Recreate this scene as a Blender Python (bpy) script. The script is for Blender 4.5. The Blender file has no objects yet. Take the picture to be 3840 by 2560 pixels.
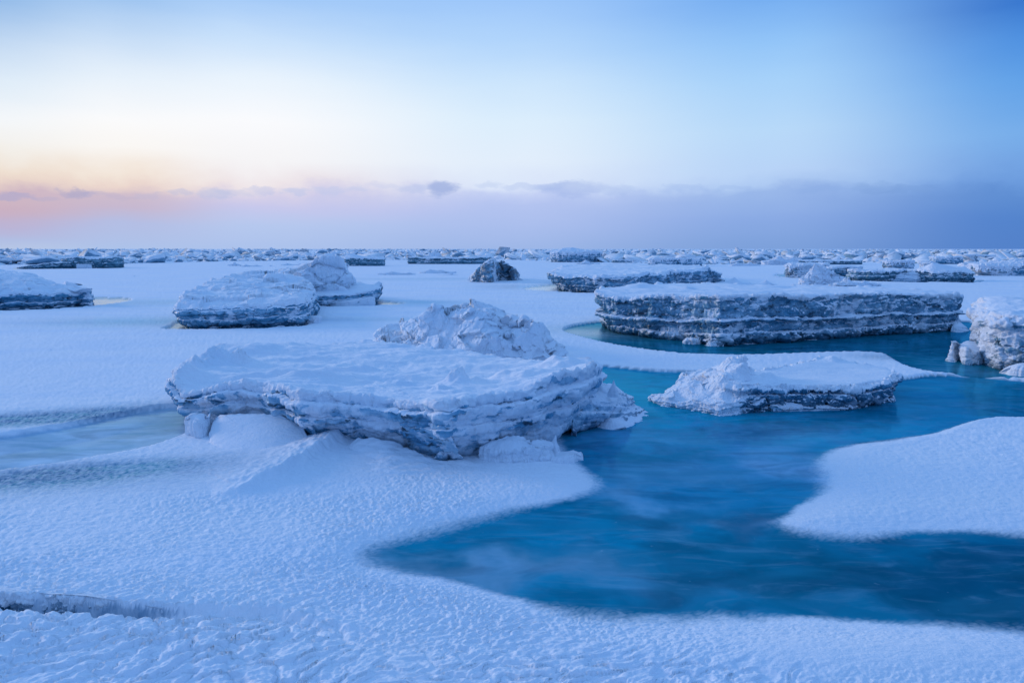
import bpy, math, random
import numpy as np
from mathutils import Vector

# ------------------------------------------------------------------ camera, world, light
S = bpy.context.scene
COL = S.collection
R_ = math.radians
CAMH = 2.5
FPX = 2560.0
HORIZ = 933.0
PITCH = math.atan((1280 - HORIZ) / FPX)

cam_d = bpy.data.cameras.new('camera')
cam_d.lens = 24.0; cam_d.sensor_width = 36.0
cam_d.clip_start = 0.05; cam_d.clip_end = 30000
cam = bpy.data.objects.new('camera', cam_d); COL.objects.link(cam)
cam.location = (0, 0, CAMH)
cam.rotation_euler = (math.pi / 2 - PITCH, 0, 0)
S.camera = cam

S.view_settings.view_transform = 'Standard'
S.view_settings.look = 'None'
S.view_settings.exposure = 0.0
S.view_settings.gamma = 1.0

SUN_AZ, SUN_EL = -66.0, 13.0        # degrees; azimuth from +Y towards +X


def lin(c):
    c = [v / 255.0 for v in c]
    return tuple((v / 12.92 if v <= 0.04045 else ((v + 0.055) / 1.055) ** 2.4) for v in c)


def ray(px, py):
    x = (px - 1920) / FPX; y = -(py - 1280) / FPX
    cp, sp = math.cos(PITCH), math.sin(PITCH)
    return (x, y * sp + cp, y * cp - sp)


def azel(px, py):
    d = ray(px, py)
    return math.degrees(math.atan2(d[0], d[1])), math.degrees(math.atan2(d[2], math.hypot(d[0], d[1])))


def P(px, py, z=0.0):
    d = ray(px, py)
    t = (CAMH - z) / (-d[2])
    return (d[0] * t, d[1] * t, z)


# --- small node helper
class NT:
    def __init__(self, tree):
        self.t = tree; self.t.nodes.clear()

    def n(self, typ, **kw):
        nd = self.t.nodes.new(typ)
        for k, v in kw.items():
            setattr(nd, k, v)
        return nd

    def l(self, a, b):
        self.t.links.new(a, b)

    def put(self, sock, v):
        if isinstance(v, bpy.types.NodeSocket):
            self.l(v, sock)
        elif isinstance(v, (tuple, list)) and len(v) == 3 and sock.type == 'RGBA':
            sock.default_value = (*v, 1)
        else:
            sock.default_value = v

    def math(self, op, a, b=0.0, c=None, clamp=False):
        nd = self.n('ShaderNodeMath', operation=op, use_clamp=clamp)
        self.put(nd.inputs[0], a); self.put(nd.inputs[1], b)
        if c is not None: self.put(nd.inputs[2], c)
        return nd.outputs[0]

    def mix(self, f, a, b, blend='MIX'):
        nd = self.n('ShaderNodeMix', data_type='RGBA', blend_type=blend)
        nd.clamp_factor = True
        self.put(nd.inputs[0], f); self.put(nd.inputs[6], a); self.put(nd.inputs[7], b)
        return nd.outputs[2]

    def maprange(self, v, a, b, c=0.0, d=1.0, smooth=True):
        nd = self.n('ShaderNodeMapRange')
        nd.interpolation_type = 'SMOOTHSTEP' if smooth else 'LINEAR'
        self.put(nd.inputs[0], v)
        for i, q in enumerate((a, b, c, d)): self.put(nd.inputs[i + 1], q)
        return nd.outputs[0]

    def noise(self, vec, scale, detail=4, rough=0.55, dist=0.0):
        nd = self.n('ShaderNodeTexNoise')
        if vec is not None: self.l(vec, nd.inputs['Vector'])
        nd.inputs['Scale'].default_value = scale
        nd.inputs['Detail'].default_value = detail
        nd.inputs['Roughness'].default_value = rough
        nd.inputs['Distortion'].default_value = dist
        return nd.outputs[0]

    def mapping(self, vec, scale=(1, 1, 1), rot=(0, 0, 0), loc=(0, 0, 0)):
        nd = self.n('ShaderNodeMapping')
        self.l(vec, nd.inputs[0])
        nd.inputs['Scale'].default_value = scale
        nd.inputs['Rotation'].default_value = rot
        nd.inputs['Location'].default_value = loc
        return nd.outputs[0]

    def ramp(self, f, stops, interp='LINEAR'):
        nd = self.n('ShaderNodeValToRGB')
        self.put(nd.inputs[0], f)
        cr = nd.color_ramp; cr.interpolation = interp
        while len(cr.elements) > 1: cr.elements.remove(cr.elements[-1])
        cr.elements[0].position = stops[0][0]; cr.elements[0].color = (*stops[0][1], 1)
        for p, c in stops[1:]:
            e = cr.elements.new(p); e.color = (*c, 1)
        return nd.outputs[0]


W = bpy.data.worlds.new('World'); S.world = W; W.use_nodes = True
w = NT(W.node_tree)
tc = w.n('ShaderNodeTexCoord')
sep = w.n('ShaderNodeSeparateXYZ'); w.l(tc.outputs['Generated'], sep.inputs[0])
el = w.math('MULTIPLY', w.math('ARCSINE', sep.outputs[2]), 180 / math.pi)
az = w.math('MULTIPLY', w.math('ARCTAN2', sep.outputs[0], sep.outputs[1]), 180 / math.pi)
# a little noise drifts the colour bands so that they are not ruled lines
nz = w.noise(w.mapping(tc.outputs['Generated'], (3.0, 3.0, 16.0)), 1.6, 4, 0.55)
nl = w.noise(w.mapping(tc.outputs['Generated'], (1, 1, 1.6), loc=(2, 2, 0)), 9.0, 5, 0.55)
win = w.math('MULTIPLY', w.maprange(el, 2.6, 4.6), w.maprange(el, 5.6, 7.4, 1.0, 0.0))
eln = w.math('ADD', w.math('ADD', el, w.math('MULTIPLY', w.math('SUBTRACT', nz, 0.5), 1.2)), w.math('MULTIPLY', w.math('MULTIPLY', w.math('SUBTRACT', nl, 0.5), 3.4), win))
ELMAX = 90.0
# measured sky colours, one column per azimuth: (row in the photograph, colour)
SKY = {
    0:    [(0, (146, 186, 232)), (150, (190, 214, 242)), (300, (222, 236, 249)), (450, (244, 247, 250)), (560, (243, 239, 233)), (650, (239, 224, 210)), (700, (233, 212, 202)), (732, (208, 184, 196)),
           (800, (202, 176, 194)), (850, (186, 180, 214)), (890, (176, 190, 228)), (933, (182, 198, 230))],
    480:  [(0, (158, 196, 240)), (150, (200, 222, 247)), (300, (232, 242, 252)), (450, (251, 251, 252)), (560, (250, 247, 244)), (650, (243, 230, 218)), (700, (234, 212, 204)), (734, (206, 188, 204)),
           (790, (198, 184, 208)), (840, (180, 190, 228)), (933, (172, 194, 234))],
    960:  [(0, (164, 202, 248)), (150, (202, 226, 252)), (300, (234, 244, 254)), (450, (250, 251, 254)), (600, (246, 245, 247)), (696, (238, 228, 232)), (735, (214, 208, 232)), (780, (198, 200, 236)),
           (840, (182, 200, 238)), (933, (172, 194, 236))],
    1920: [(0, (156, 198, 250)), (150, (176, 212, 252)), (300, (202, 228, 253)), (450, (220, 238, 253)), (600, (226, 238, 252)), (688, (218, 229, 250)), (724, (194, 207, 244)), (770, (180, 196, 240)),
           (840, (170, 190, 237)), (933, (156, 182, 231))],
    2880: [(0, (118, 174, 241)), (150, (146, 196, 248)), (300, (166, 209, 250)), (500, (184, 217, 249)), (640, (184, 211, 247)), (694, (174, 202, 243)), (724, (154, 184, 234)),
           (820, (138, 170, 228)), (933, (124, 160, 218))],
    3840: [(0, (54, 118, 206)), (150, (80, 146, 225)), (300, (98, 162, 232)), (500, (120, 174, 234)), (640, (116, 164, 227)), (694, (108, 155, 221)), (724, (96, 143, 211)),
           (820, (84, 132, 205)), (933, (84, 130, 202))],
}
ZEN = (106, 164, 238)
HIGH = (134, 186, 248)
cols = []
for px in sorted(SKY):
    st = []
    for py, c in reversed(SKY[px]):
        st.append((max(0, azel(px, py)[1]) / ELMAX, lin(c)))
    st.append((34 / ELMAX, lin(HIGH))); st.append((1.0, lin(ZEN)))
    st.insert(0, (0.0, lin(SKY[px][-1][1])))
    st2 = []
    for s_ in st:
        if st2 and s_[0] <= st2[-1][0] + 1e-4: continue
        st2.append(s_)
    cols.append((azel(px, HORIZ)[0], w.ramp(w.math('DIVIDE', eln, ELMAX), st2)))
col = cols[0][1]
for i in range(1, len(cols)):
    f = w.maprange(az, cols[i - 1][0], cols[i][0], smooth=True)
    col = w.mix(f, col, cols[i][1])
# the half of the sky behind the camera: plain dusk blue
back = w.ramp(w.math('DIVIDE', el, 90.0), [(0.0, lin((84, 124, 192))), (0.12, lin((112, 156, 224))), (0.4, lin((128, 176, 242))), (1.0, lin(ZEN))])
fb = w.maprange(w.math('ABSOLUTE', az), 45.0, 100.0)
col = w.mix(fb, col, back)
# small dark cloud heads riding on the bank
vv = tc.outputs['Generated']
wn = w.noise(w.mapping(vv, (1, 1, 2.2)), 34, 5, 0.6)
wn2 = w.noise(w.mapping(vv, (1, 1, 2.2), loc=(5, 3, 1)), 30, 5, 0.6)
azw = w.math('ADD', az, w.math('MULTIPLY', w.math('SUBTRACT', wn, 0.5), 2.6))
elw = w.math('ADD', el, w.math('MULTIPLY', w.math('SUBTRACT', wn2, 0.5), 1.5))
CL = [(150, 738, 50, 9, .35, (176, 172, 206)), (540, 732, 50, 10, .35, (186, 184, 214)), (880, 728, 50, 12, .35, (184, 194, 228)), (1230, 716, 60, 12, .35, (182, 198, 236)), (1340, 706, 40, 10, .3, (182, 198, 236)), (1555, 706, 50, 12, .35, (172, 190, 232)), (1960, 704, 60, 12, .4, (172, 192, 236)), (2060, 700, 50, 14, .4, (166, 188, 234)), (2560, 708, 70, 12, .35, (156, 184, 234)), (2750, 710, 60, 10, .3, (152, 182, 232)), (3050, 710, 80, 12, .3, (136, 170, 226)),
      (1655, 703, 46, 26, 0.75, (152, 172, 222)), (1830, 693, 40, 12, .35, (176, 196, 236)), (2150, 706, 100, 22, .55, (160, 182, 232)), (1455, 694, 60, 10, .3, (196, 206, 238)),
      (40, 731, 60, 12, .6, (170, 168, 206)), (280, 722, 52, 13, .65, (170, 168, 202)), (345, 728, 34, 12, .5, (172, 170, 206)), (440, 736, 60, 9, .4, (190, 180, 206)), (668, 722, 36, 15, .5, (186, 190, 222)),
      (800, 722, 60, 18, .5, (180, 192, 228)), (980, 716, 44, 10, .5, (190, 198, 232)), (1105, 722, 40, 13, .5, (182, 196, 234)), (2320, 716, 60, 14, .3, (160, 184, 232)),
      (3280, 706, 80, 14, .3, (122, 158, 214)), (3420, 708, 90, 12, .3, (116, 154, 212))]
for (cx, cy, rx, ry, k, c) in CL:
    a0, e0 = azel(cx, cy); sx = azel(cx + rx, cy)[0] - a0; sy = abs(azel(cx, cy - ry)[1] - e0)
    dx = w.math('DIVIDE', w.math('SUBTRACT', azw, a0), sx)
    dy = w.math('DIVIDE', w.math('SUBTRACT', elw, e0), sy)
    r2 = w.math('ADD', w.math('MULTIPLY', dx, dx), w.math('MULTIPLY', dy, dy))
    m = w.maprange(r2, 0.25, 2.4, k, 0.0)
    col = w.mix(m, col, lin(c))
bg = w.n('ShaderNodeBackground'); w.l(col, bg.inputs[0]); bg.inputs[1].default_value = 1.0
out = w.n('ShaderNodeOutputWorld'); w.l(bg.outputs[0], out.inputs[0])
W.cycles.sampling_method = 'MANUAL'; W.cycles.sample_map_resolution = 512

sun_d = bpy.data.lights.new('sun', 'SUN'); sun_d.energy = 1.25; sun_d.angle = R_(15); sun_d.color = (1.0, 0.87, 0.80)
sun = bpy.data.objects.new('sun', sun_d); COL.objects.link(sun)
a_, e_ = R_(SUN_AZ), R_(SUN_EL)
sd_ = Vector((math.sin(a_) * math.cos(e_), math.cos(a_) * math.cos(e_), math.sin(e_)))
sun.rotation_euler = (-sd_).to_track_quat('-Z', 'Y').to_euler()
sun.location = (-30, 30, 20)

# ------------------------------------------------------------------ numpy noise
rng0 = np.random.RandomState(7)
PERM = np.concatenate([rng0.permutation(256)] * 3).astype(np.int64)
G3 = rng0.normal(size=(256, 3)); G3 /= np.linalg.norm(G3, axis=1)[:, None]
G2 = rng0.uniform(0, 2 * np.pi, 256); G2 = np.stack([np.cos(G2), np.sin(G2)], 1)
RV = rng0.uniform(-1, 1, (256, 4))


def fade(t): return t * t * t * (t * (t * 6 - 15) + 10)


def perlin2(x, y):
    xi = np.floor(x).astype(np.int64); yi = np.floor(y).astype(np.int64)
    xf = x - xi; yf = y - yi; u = fade(xf); v = fade(yf)
    xi &= 255; yi &= 255

    def g(a, b):
        h = PERM[PERM[(xi + a) & 255] + ((yi + b) & 255)]
        gg = G2[h]
        return gg[..., 0] * (xf - a) + gg[..., 1] * (yf - b)
    n0 = g(0, 0) * (1 - u) + g(1, 0) * u
    n1 = g(0, 1) * (1 - u) + g(1, 1) * u
    return (n0 * (1 - v) + n1 * v) * 1.5


def perlin3(p):
    i = np.floor(p).astype(np.int64); f = p - i; u = fade(f); i &= 255
    r = 0
    for a in (0, 1):
        for b in (0, 1):
            for c in (0, 1):
                h = PERM[PERM[PERM[(i[:, 0] + a) & 255] + ((i[:, 1] + b) & 255)] + ((i[:, 2] + c) & 255)]
                g = G3[h]
                d = g[:, 0] * (f[:, 0] - a) + g[:, 1] * (f[:, 1] - b) + g[:, 2] * (f[:, 2] - c)
                r = r + d * (u[:, 0] if a else 1 - u[:, 0]) * (u[:, 1] if b else 1 - u[:, 1]) * (u[:, 2] if c else 1 - u[:, 2])
    return r * 1.6


def fbm3(p, o=4, gain=0.5, ridged=False, billow=False):
    a, s, k = 1.0, 0.0, 0.0
    q = p.copy()
    for _ in range(o):
        n = perlin3(q)
        if ridged: n = 1 - 2 * np.abs(n)
        elif billow: n = 2 * np.abs(n) - 0.5
        s = s + n * a; k += a; a *= gain; q = q * 2.03 + 17.3
    return s / k


def fbm2(x, y, o=4, gain=0.5, ridged=False):
    a, s, k = 1.0, 0.0, 0.0
    for _ in range(o):
        n = perlin2(x, y)
        if ridged: n = 1 - 2 * np.abs(n)
        s = s + n * a; k += a; a *= gain; x = x * 2.03 + 11.7; y = y * 2.03 + 5.1
    return s / k


def cells3(p):
    """nearest jittered cell: returns facet value (random plane per cell) and edge distance F2-F1"""
    i0 = np.floor(p).astype(np.int64)
    best = np.full(len(p), 9.9); second = np.full(len(p), 9.9); val = np.zeros(len(p))
    for a in (-1, 0, 1):
        for b in (-1, 0, 1):
            for c in (-1, 0, 1):
                ii = i0 + np.array([a, b, c])
                h = PERM[PERM[PERM[ii[:, 0] & 255] + (ii[:, 1] & 255)] + (ii[:, 2] & 255)]
                r = RV[h]
                d = p - (ii + 0.5 + 0.45 * r[:, :3])
                dd = (d * d).sum(1)
                v = r[:, 3] * 0.5 + (d * G3[(h * 7 + 3) & 255]).sum(1) * 0.9
                m = dd < best
                second = np.where(m, best, np.minimum(second, dd))
                best = np.where(m, dd, best); val = np.where(m, v, val)
    return val, np.sqrt(second) - np.sqrt(best)


def sstep(a, b, x):
    t = np.clip((x - a) / (b - a), 0, 1)
    return t * t * (3 - 2 * t)


# ------------------------------------------------------------------ object helpers
def tag(o, label=None, cat=None, group=None, kind=None):
    if label: o['label'] = label
    if cat: o['category'] = cat
    if group: o['group'] = group
    if kind: o['kind'] = kind
    return o


def mesh_obj(name, verts, faces, mat, parent=None, smooth=True):
    """faces: (n,4) int array of quads"""
    me = bpy.data.meshes.new(name)
    verts = np.ascontiguousarray(verts, dtype=np.float32); faces = np.ascontiguousarray(faces, dtype=np.int32)
    k = faces.shape[1]
    me.vertices.add(len(verts)); me.vertices.foreach_set('co', verts.ravel())
    me.loops.add(faces.size); me.loops.foreach_set('vertex_index', faces.ravel())
    me.polygons.add(len(faces)); me.polygons.foreach_set('loop_start', np.arange(0, faces.size, k, dtype=np.int32))
    me.polygons.foreach_set('loop_total', np.full(len(faces), k, dtype=np.int32))
    me.update(calc_edges=True)
    if smooth: me.polygons.foreach_set('use_smooth', np.ones(len(faces), dtype=bool))
    me.validate()
    me.materials.append(mat)
    o = bpy.data.objects.new(name, me); COL.objects.link(o)
    if parent is not None: o.parent = parent
    return o


def add_attr(o, name, vals):
    a = o.data.attributes.new(name, 'FLOAT', 'POINT'); a.data.foreach_set('value', np.ascontiguousarray(vals, dtype=np.float32))


def add_col(o, name, vals):
    a = o.data.attributes.new(name, 'FLOAT_COLOR', 'POINT')
    v = np.ones((len(vals), 4), dtype=np.float32); v[:, :3] = vals
    a.data.foreach_set('color', v.ravel())


def empty(name, loc):
    o = bpy.data.objects.new(name, None); o.empty_display_size = 0.2; COL.objects.link(o); o.location = loc
    return o


# ------------------------------------------------------------------ materials
def new_mat(name):
    m = bpy.data.materials.new(name); m.use_nodes = True
    return m, NT(m.node_tree)


SNOW = (0.84, 0.87, 0.92)


def snow_material():
    m, t = new_mat('snow')
    tc = t.n('ShaderNodeTexCoord').outputs['Object']
    geo = t.n('ShaderNodeNewGeometry')
    pos = geo.outputs['Position']
    n1 = t.noise(pos, 26, 5, 0.65)
    n2 = t.noise(t.mapping(pos, (2.2, 7, 7), rot=(0, 0, 0.35)), 2.6, 4, 0.6)
    b = t.n('ShaderNodeBump'); b.inputs['Strength'].default_value = 0.75; b.inputs['Distance'].default_value = 0.02
    t.l(t.math('ADD', n1, n2), b.inputs['Height'])
    c = t.mix(t.maprange(t.noise(pos, 0.8, 4), 0.35, 0.7), SNOW, (0.74, 0.82, 0.91))
    p = t.n('ShaderNodeBsdfPrincipled'); t.l(c, p.inputs['Base Color']); p.inputs['Roughness'].default_value = 0.7
    p.inputs['Specular IOR Level'].default_value = 0.25
    t.l(b.outputs[0], p.inputs['Normal'])
    o = t.n('ShaderNodeOutputMaterial'); t.l(p.outputs[0], o.inputs[0])
    return m


def ice_material(name, dark=(0.006, 0.055, 0.10), mid=(0.06, 0.26, 0.41), pale=(0.40, 0.62, 0.76), dirt=0.0, frost=0.5, vscale=1.0, dark_foot=0.35):
    """layered sea ice: dark and pale strata, dirt, rime frost that holds on ledges"""
    m, t = new_mat(name)
    geo = t.n('ShaderNodeNewGeometry'); pos = geo.outputs['Position']
    warp = t.noise(pos, 1.1 * vscale, 4, 0.6)
    sepp = t.n('ShaderNodeSeparateXYZ'); t.l(pos, sepp.inputs[0])
    # strata noise (stretched flat)
    st = t.noise(t.mapping(pos, (0.4, 0.4, 5.5)), 1.2 * vscale, 4, 0.6, 0.3)
    blot = t.noise(t.mapping(pos, (1, 1, 1.5), loc=(3, 1, 7)), 2.4 * vscale, 5, 0.62, 0.5)
    hole_shade = t.noise(t.mapping(pos, (1, 1, 2.2), loc=(1, 9, 2)), 4.6 * vscale, 4, 0.6, 0.4)
    f = t.math('ADD', t.math('MULTIPLY', st, 0.6), t.math('MULTIPLY', blot, 0.55))
    c = t.ramp(f, [(0.42, dark), (0.53, mid), (0.64, tuple(0.5 * (a + b) for a, b in zip(mid, pale))), (0.74, pale)])
    if dirt > 0:
        dn = t.noise(t.mapping(pos, (1, 1, 3.0), loc=(9, 2, 4)), 2.1 * vscale, 6, 0.7)
        c = t.mix(t.math('MULTIPLY', t.maprange(dn, 0.40, 0.62), dirt), c, (0.24, 0.25, 0.27))
    c = t.mix(t.math('MULTIPLY', t.maprange(hole_shade, 0.56, 0.66), 0.85), c, (0.012, 0.035, 0.06))  # near-black spots painted as the shade inside holes; the mesh has none
    # rime frost blown on to the face
    fr = t.noise(t.mapping(pos, (1, 1, 1.7), loc=(4, 4, 0)), 3.2 * vscale, 6, 0.62, 0.3)
    patch = t.noise(t.mapping(pos, (1, 1, 1.3), loc=(7, 0, 3)), 0.9 * vscale, 3, 0.5)
    fr = t.math('ADD', fr, t.math('MULTIPLY', t.math('SUBTRACT', patch, 0.5), 0.9))
    frm = t.math('MULTIPLY', t.maprange(t.math('ADD', fr, (frost - 0.5) * 0.5), 0.51, 0.585), 0.93)
    # snow that lies on whatever faces up
    sepn = t.n('ShaderNodeSeparateXYZ'); t.l(geo.outputs['Normal'], sepn.inputs[0])
    up = t.maprange(t.math('ADD', sepn.outputs[2], t.math('MULTIPLY', t.math('SUBTRACT', fr, 0.5), 0.7)), 0.36, 0.52)
    # tide-wet foot; its dark colour also paints the shade of the undercut
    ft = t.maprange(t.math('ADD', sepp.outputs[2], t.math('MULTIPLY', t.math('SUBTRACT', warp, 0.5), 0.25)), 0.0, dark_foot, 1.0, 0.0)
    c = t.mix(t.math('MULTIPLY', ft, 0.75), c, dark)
    cov = t.math('MAXIMUM', t.math('MULTIPLY', frm, t.math('SUBTRACT', 0.92, t.math('MULTIPLY', ft, 0.7))), up)
    c = t.mix(cov, c, (0.80, 0.85, 0.92))
    b = t.n('ShaderNodeBump'); b.inputs['Strength'].default_value = 0.8; b.inputs['Distance'].default_value = 0.04 / vscale
    hh = t.math('ADD', t.math('MULTIPLY', blot, 1.0), t.math('ADD', t.math('MULTIPLY', fr, 0.8), t.math('MULTIPLY', t.noise(pos, 30 * vscale, 3), 0.25)))
    t.l(hh, b.inputs['Height'])
    p = t.n('ShaderNodeBsdfPrincipled'); t.l(c, p.inputs['Base Color'])
    t.l(t.maprange(cov, 0, 1, 0.30, 0.75), p.inputs['Roughness'])
    p.inputs['Specular IOR Level'].default_value = 0.4
    t.l(b.outputs[0], p.inputs['Normal'])
    o = t.n('ShaderNodeOutputMaterial'); t.l(p.outputs[0], o.inputs[0])
    return m


M_SNOW = snow_material()
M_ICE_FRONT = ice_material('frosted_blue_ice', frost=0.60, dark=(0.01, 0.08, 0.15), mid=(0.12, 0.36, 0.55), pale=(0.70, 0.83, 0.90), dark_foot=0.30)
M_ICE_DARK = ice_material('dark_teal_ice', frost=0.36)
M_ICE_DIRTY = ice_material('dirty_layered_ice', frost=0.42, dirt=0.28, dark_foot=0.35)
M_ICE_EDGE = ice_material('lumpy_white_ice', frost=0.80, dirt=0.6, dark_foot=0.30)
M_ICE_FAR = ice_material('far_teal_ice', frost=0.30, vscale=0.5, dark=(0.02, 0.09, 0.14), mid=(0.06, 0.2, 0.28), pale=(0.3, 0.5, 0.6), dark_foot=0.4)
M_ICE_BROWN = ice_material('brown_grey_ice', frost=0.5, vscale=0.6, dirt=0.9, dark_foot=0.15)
M_ICE_PALE = ice_material('pale_ice', frost=0.9, vscale=0.8, dark=(0.15, 0.3, 0.4), mid=(0.4, 0.58, 0.68), pale=(0.75, 0.85, 0.9), dark_foot=0.08)


# ------------------------------------------------------------------ ground: polygons traced on the ice level
def poly(pts):
    return np.array([P(a, b)[:2] for a, b in pts])


POOL_MAIN = poly([(2215, 1378), (2350, 1386), (2480, 1400), (2620, 1404), (2900, 1404), (3200, 1420), (3330, 1440), (3420, 1428), (3500, 1412), (3640, 1420), (3840, 1438), (4700, 1480), (5600, 2000), (5600, 2560),
                  (4400, 2460), (3840, 2375), (3600, 2352), (3200, 2342), (2900, 2328), (2600, 2318), (2200, 2306), (1950, 2262), (1750, 2208), (1600, 2180), (1480, 2136),
                  (1412, 2098), (1425, 2074), (1500, 2050), (1700, 1996), (1900, 1942), (2060, 1905), (2200, 1876), (2262, 1846), (2262, 1810), (2225, 1770), (2165, 1740), (2120, 1700), (2080, 1600), (2100, 1480)])
ISLAND = poly([(4800, 1600), (3840, 1574), (3640, 1582), (3520, 1622), (3400, 1650), (3240, 1668), (3120, 1690), (3060, 1725), (3030, 1770), (3052, 1800), (3060, 1840), (3052, 1880), (2990, 1920),
               (2900, 1950), (2884, 1972), (2940, 2008), (3040, 2030), (3180, 2040), (3300, 2034), (3400, 2018), (3520, 2010), (3680, 2018), (3840, 2030), (4800, 2100)])
POOL_BIG = poly([(2104, 1245), (2140, 1228), (2220, 1214), (2330, 1205), (2800, 1180), (3500, 1195), (3560, 1204), (3640, 1212), (3760, 1230), (4300, 1250), (4700, 1430), (3840, 1430), (3640, 1420),
                 (3480, 1404), (3400, 1384), (3350, 1350), (3310, 1330), (3200, 1326), (3000, 1334), (2700, 1342), (2500, 1330), (2300, 1300), (2180, 1270)])
POOL_PALE = poly([(-1200, 1900), (-500, 1715), (0, 1655), (300, 1592), (520, 1548), (690, 1525), (800, 1540), (800, 1600), (690, 1640), (600, 1672), (470, 1708), (300, 1738), (120, 1764), (0, 1775), (-500, 1830)])
POOL_LEFT = poly([(-700, 1200), (0, 1171), (220, 1163), (340, 1152), (440, 1140), (502, 1128), (470, 1121), (335, 1119), (100, 1112), (-700, 1100)])
POOL_MIDL = poly([(600, 1240), (690, 1242), (900, 1240), (1130, 1232), (1160, 1224), (1100, 1200), (700, 1200), (660, 1215), (640, 1232)])
POOL_MIDR = poly([(1180, 1153), (1300, 1154), (1420, 1149), (1500, 1146), (1512, 1141), (1480, 1136), (1380, 1130), (1200, 1136)])
POOL_RT = poly([(1958, 1084), (2010, 1077), (2110, 1068), (2300, 1066), (2420, 1104), (2200, 1103), (2060, 1095), (1975, 1090)])
POOL_FAR = poly([(2880, 1034), (2960, 1029), (3100, 1028), (3700, 1050), (3670, 1062), (3560, 1060), (3300, 1060), (3010, 1046)])
POOL_FL = poly([(10, 1010), (200, 1009), (430, 1008), (476, 1005), (430, 1003), (100, 1004)])
POOLS = [(POOL_MAIN, .12), (POOL_BIG, .05), (POOL_PALE, .08), (POOL_LEFT, .08), (POOL_MIDL, .08), (POOL_MIDR, .1), (POOL_RT, .1), (POOL_FAR, .15), (POOL_FL, .3)]


def sdist(px, py, poly_, margin=2.5):
    lo = poly_.min(0) - margin; hi = poly_.max(0) + margin
    m = (px > lo[0]) & (px < hi[0]) & (py > lo[1]) & (py < hi[1])
    out_ = np.full(px.shape, margin)
    out_[m] = sdist0(px[m], py[m], poly_)
    return out_


def sdist0(px, py, poly_):
    """signed distance, negative inside"""
    d2 = np.full(px.shape, 1e12); ins = np.zeros(px.shape, dtype=bool)
    n = len(poly_)
    for i in range(n):
        a = poly_[i]; b = poly_[(i + 1) % n]; e = b - a
        t = np.clip(((px - a[0]) * e[0] + (py - a[1]) * e[1]) / (e @ e), 0, 1)
        dx = px - a[0] - t * e[0]; dy = py - a[1] - t * e[1]
        d2 = np.minimum(d2, dx * dx + dy * dy)
        c = ((a[1] > py) != (b[1] > py))
        with np.errstate(divide='ignore', invalid='ignore'):
            xx = e[0] * (py - a[1]) / (e[1] if abs(e[1]) > 1e-9 else 1e-9) + a[0]
        ins ^= (c & (px < xx))
    d = np.sqrt(d2)
    return np.where(ins, -d, d)


def smooth_poly(pl, it=2):
    for _ in range(it):
        nx = np.roll(pl, -1, 0)
        pl = np.stack([pl * .75 + nx * .25, pl * .25 + nx * .75], 1).reshape(-1, 2)
    return pl


def line_dist(x, y, pts):
    """distance, t along, signed side (+ = nearer the camera side / right of direction) and interpolated value"""
    bd = np.full(x.shape, 1e9); side = np.zeros(x.shape); val = np.zeros(x.shape)
    for i in range(len(pts) - 1):
        a = np.array(pts[i][:2]); b = np.array(pts[i + 1][:2]); e = b - a
        t = np.clip(((x - a[0]) * e[0] + (y - a[1]) * e[1]) / (e @ e), 0, 1)
        dx = x - a[0] - t * e[0]; dy = y - a[1] - t * e[1]
        d = np.hypot(dx, dy)
        s = np.sign(e[0] * dy - e[1] * dx)
        v = pts[i][2] * (1 - t) + pts[i + 1][2] * t
        m = d < bd
        bd = np.where(m, d, bd); side = np.where(m, s, side); val = np.where(m, v, val)
    return bd, side, val


def gauss(x, y, px, py, rx, ry, rot=0.0):
    c = P(px, py)
    dx = x - c[0]; dy = y - c[1]
    cr, sr = math.cos(rot), math.sin(rot)
    u = (dx * cr + dy * sr) / rx; v = (-dx * sr + dy * cr) / ry
    return np.exp(-(u * u + v * v))


def polar_grid(na, nr, half, rmin, rmax):
    th = np.linspace(-R_(half), R_(half), na)
    inv = np.linspace(1 / rmin, 1 / rmax, nr)
    T, I = np.meshgrid(th, inv)
    Rr = 1 / I
    x = Rr * np.sin(T); y = Rr * np.cos(T)
    idx = np.arange(na * nr).reshape(nr, na)
    q = np.stack([idx[:-1, :-1], idx[:-1, 1:], idx[1:, 1:], idx[1:, :-1]], -1).reshape(-1, 4)
    return x.ravel(), y.ravel(), q


gx, gy, gq = polar_grid(1250, 900, 48, 2.6, 9000)
dist = np.hypot(gx, gy)
near = np.clip(14 / dist, 0, 1)
# ragged shore
wob = fbm2(gx * 0.9, gy * 0.9, 4) * 0.22 + fbm2(gx * 5, gy * 5, 2) * 0.03
z = np.full(gx.shape, 0.06)
z += 0.03 * fbm2(gx * 0.13, gy * 0.13, 3) * sstep(9, 25, dist)
# ripples (wind-carved snow)
ca, sa = math.cos(0.42), math.sin(0.42)
wx = gx + 0.10 * perlin2(gx * 1.9, gy * 1.9 + 7); wy = gy + 0.10 * perlin2(gx * 1.9 + 31, gy * 1.9)
u = wx * ca + wy * sa; v = -wx * sa + wy * ca


def scallop(u, v, su, sv):
    n = perlin2(u * su, v * sv) + 0.5 * perlin2(u * su * 2.1 + 9, v * sv * 2.1)
    r = np.minimum(np.abs(n) * 2.6, 1.0) ** .8 * 1.3 - .5
    return r


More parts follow.
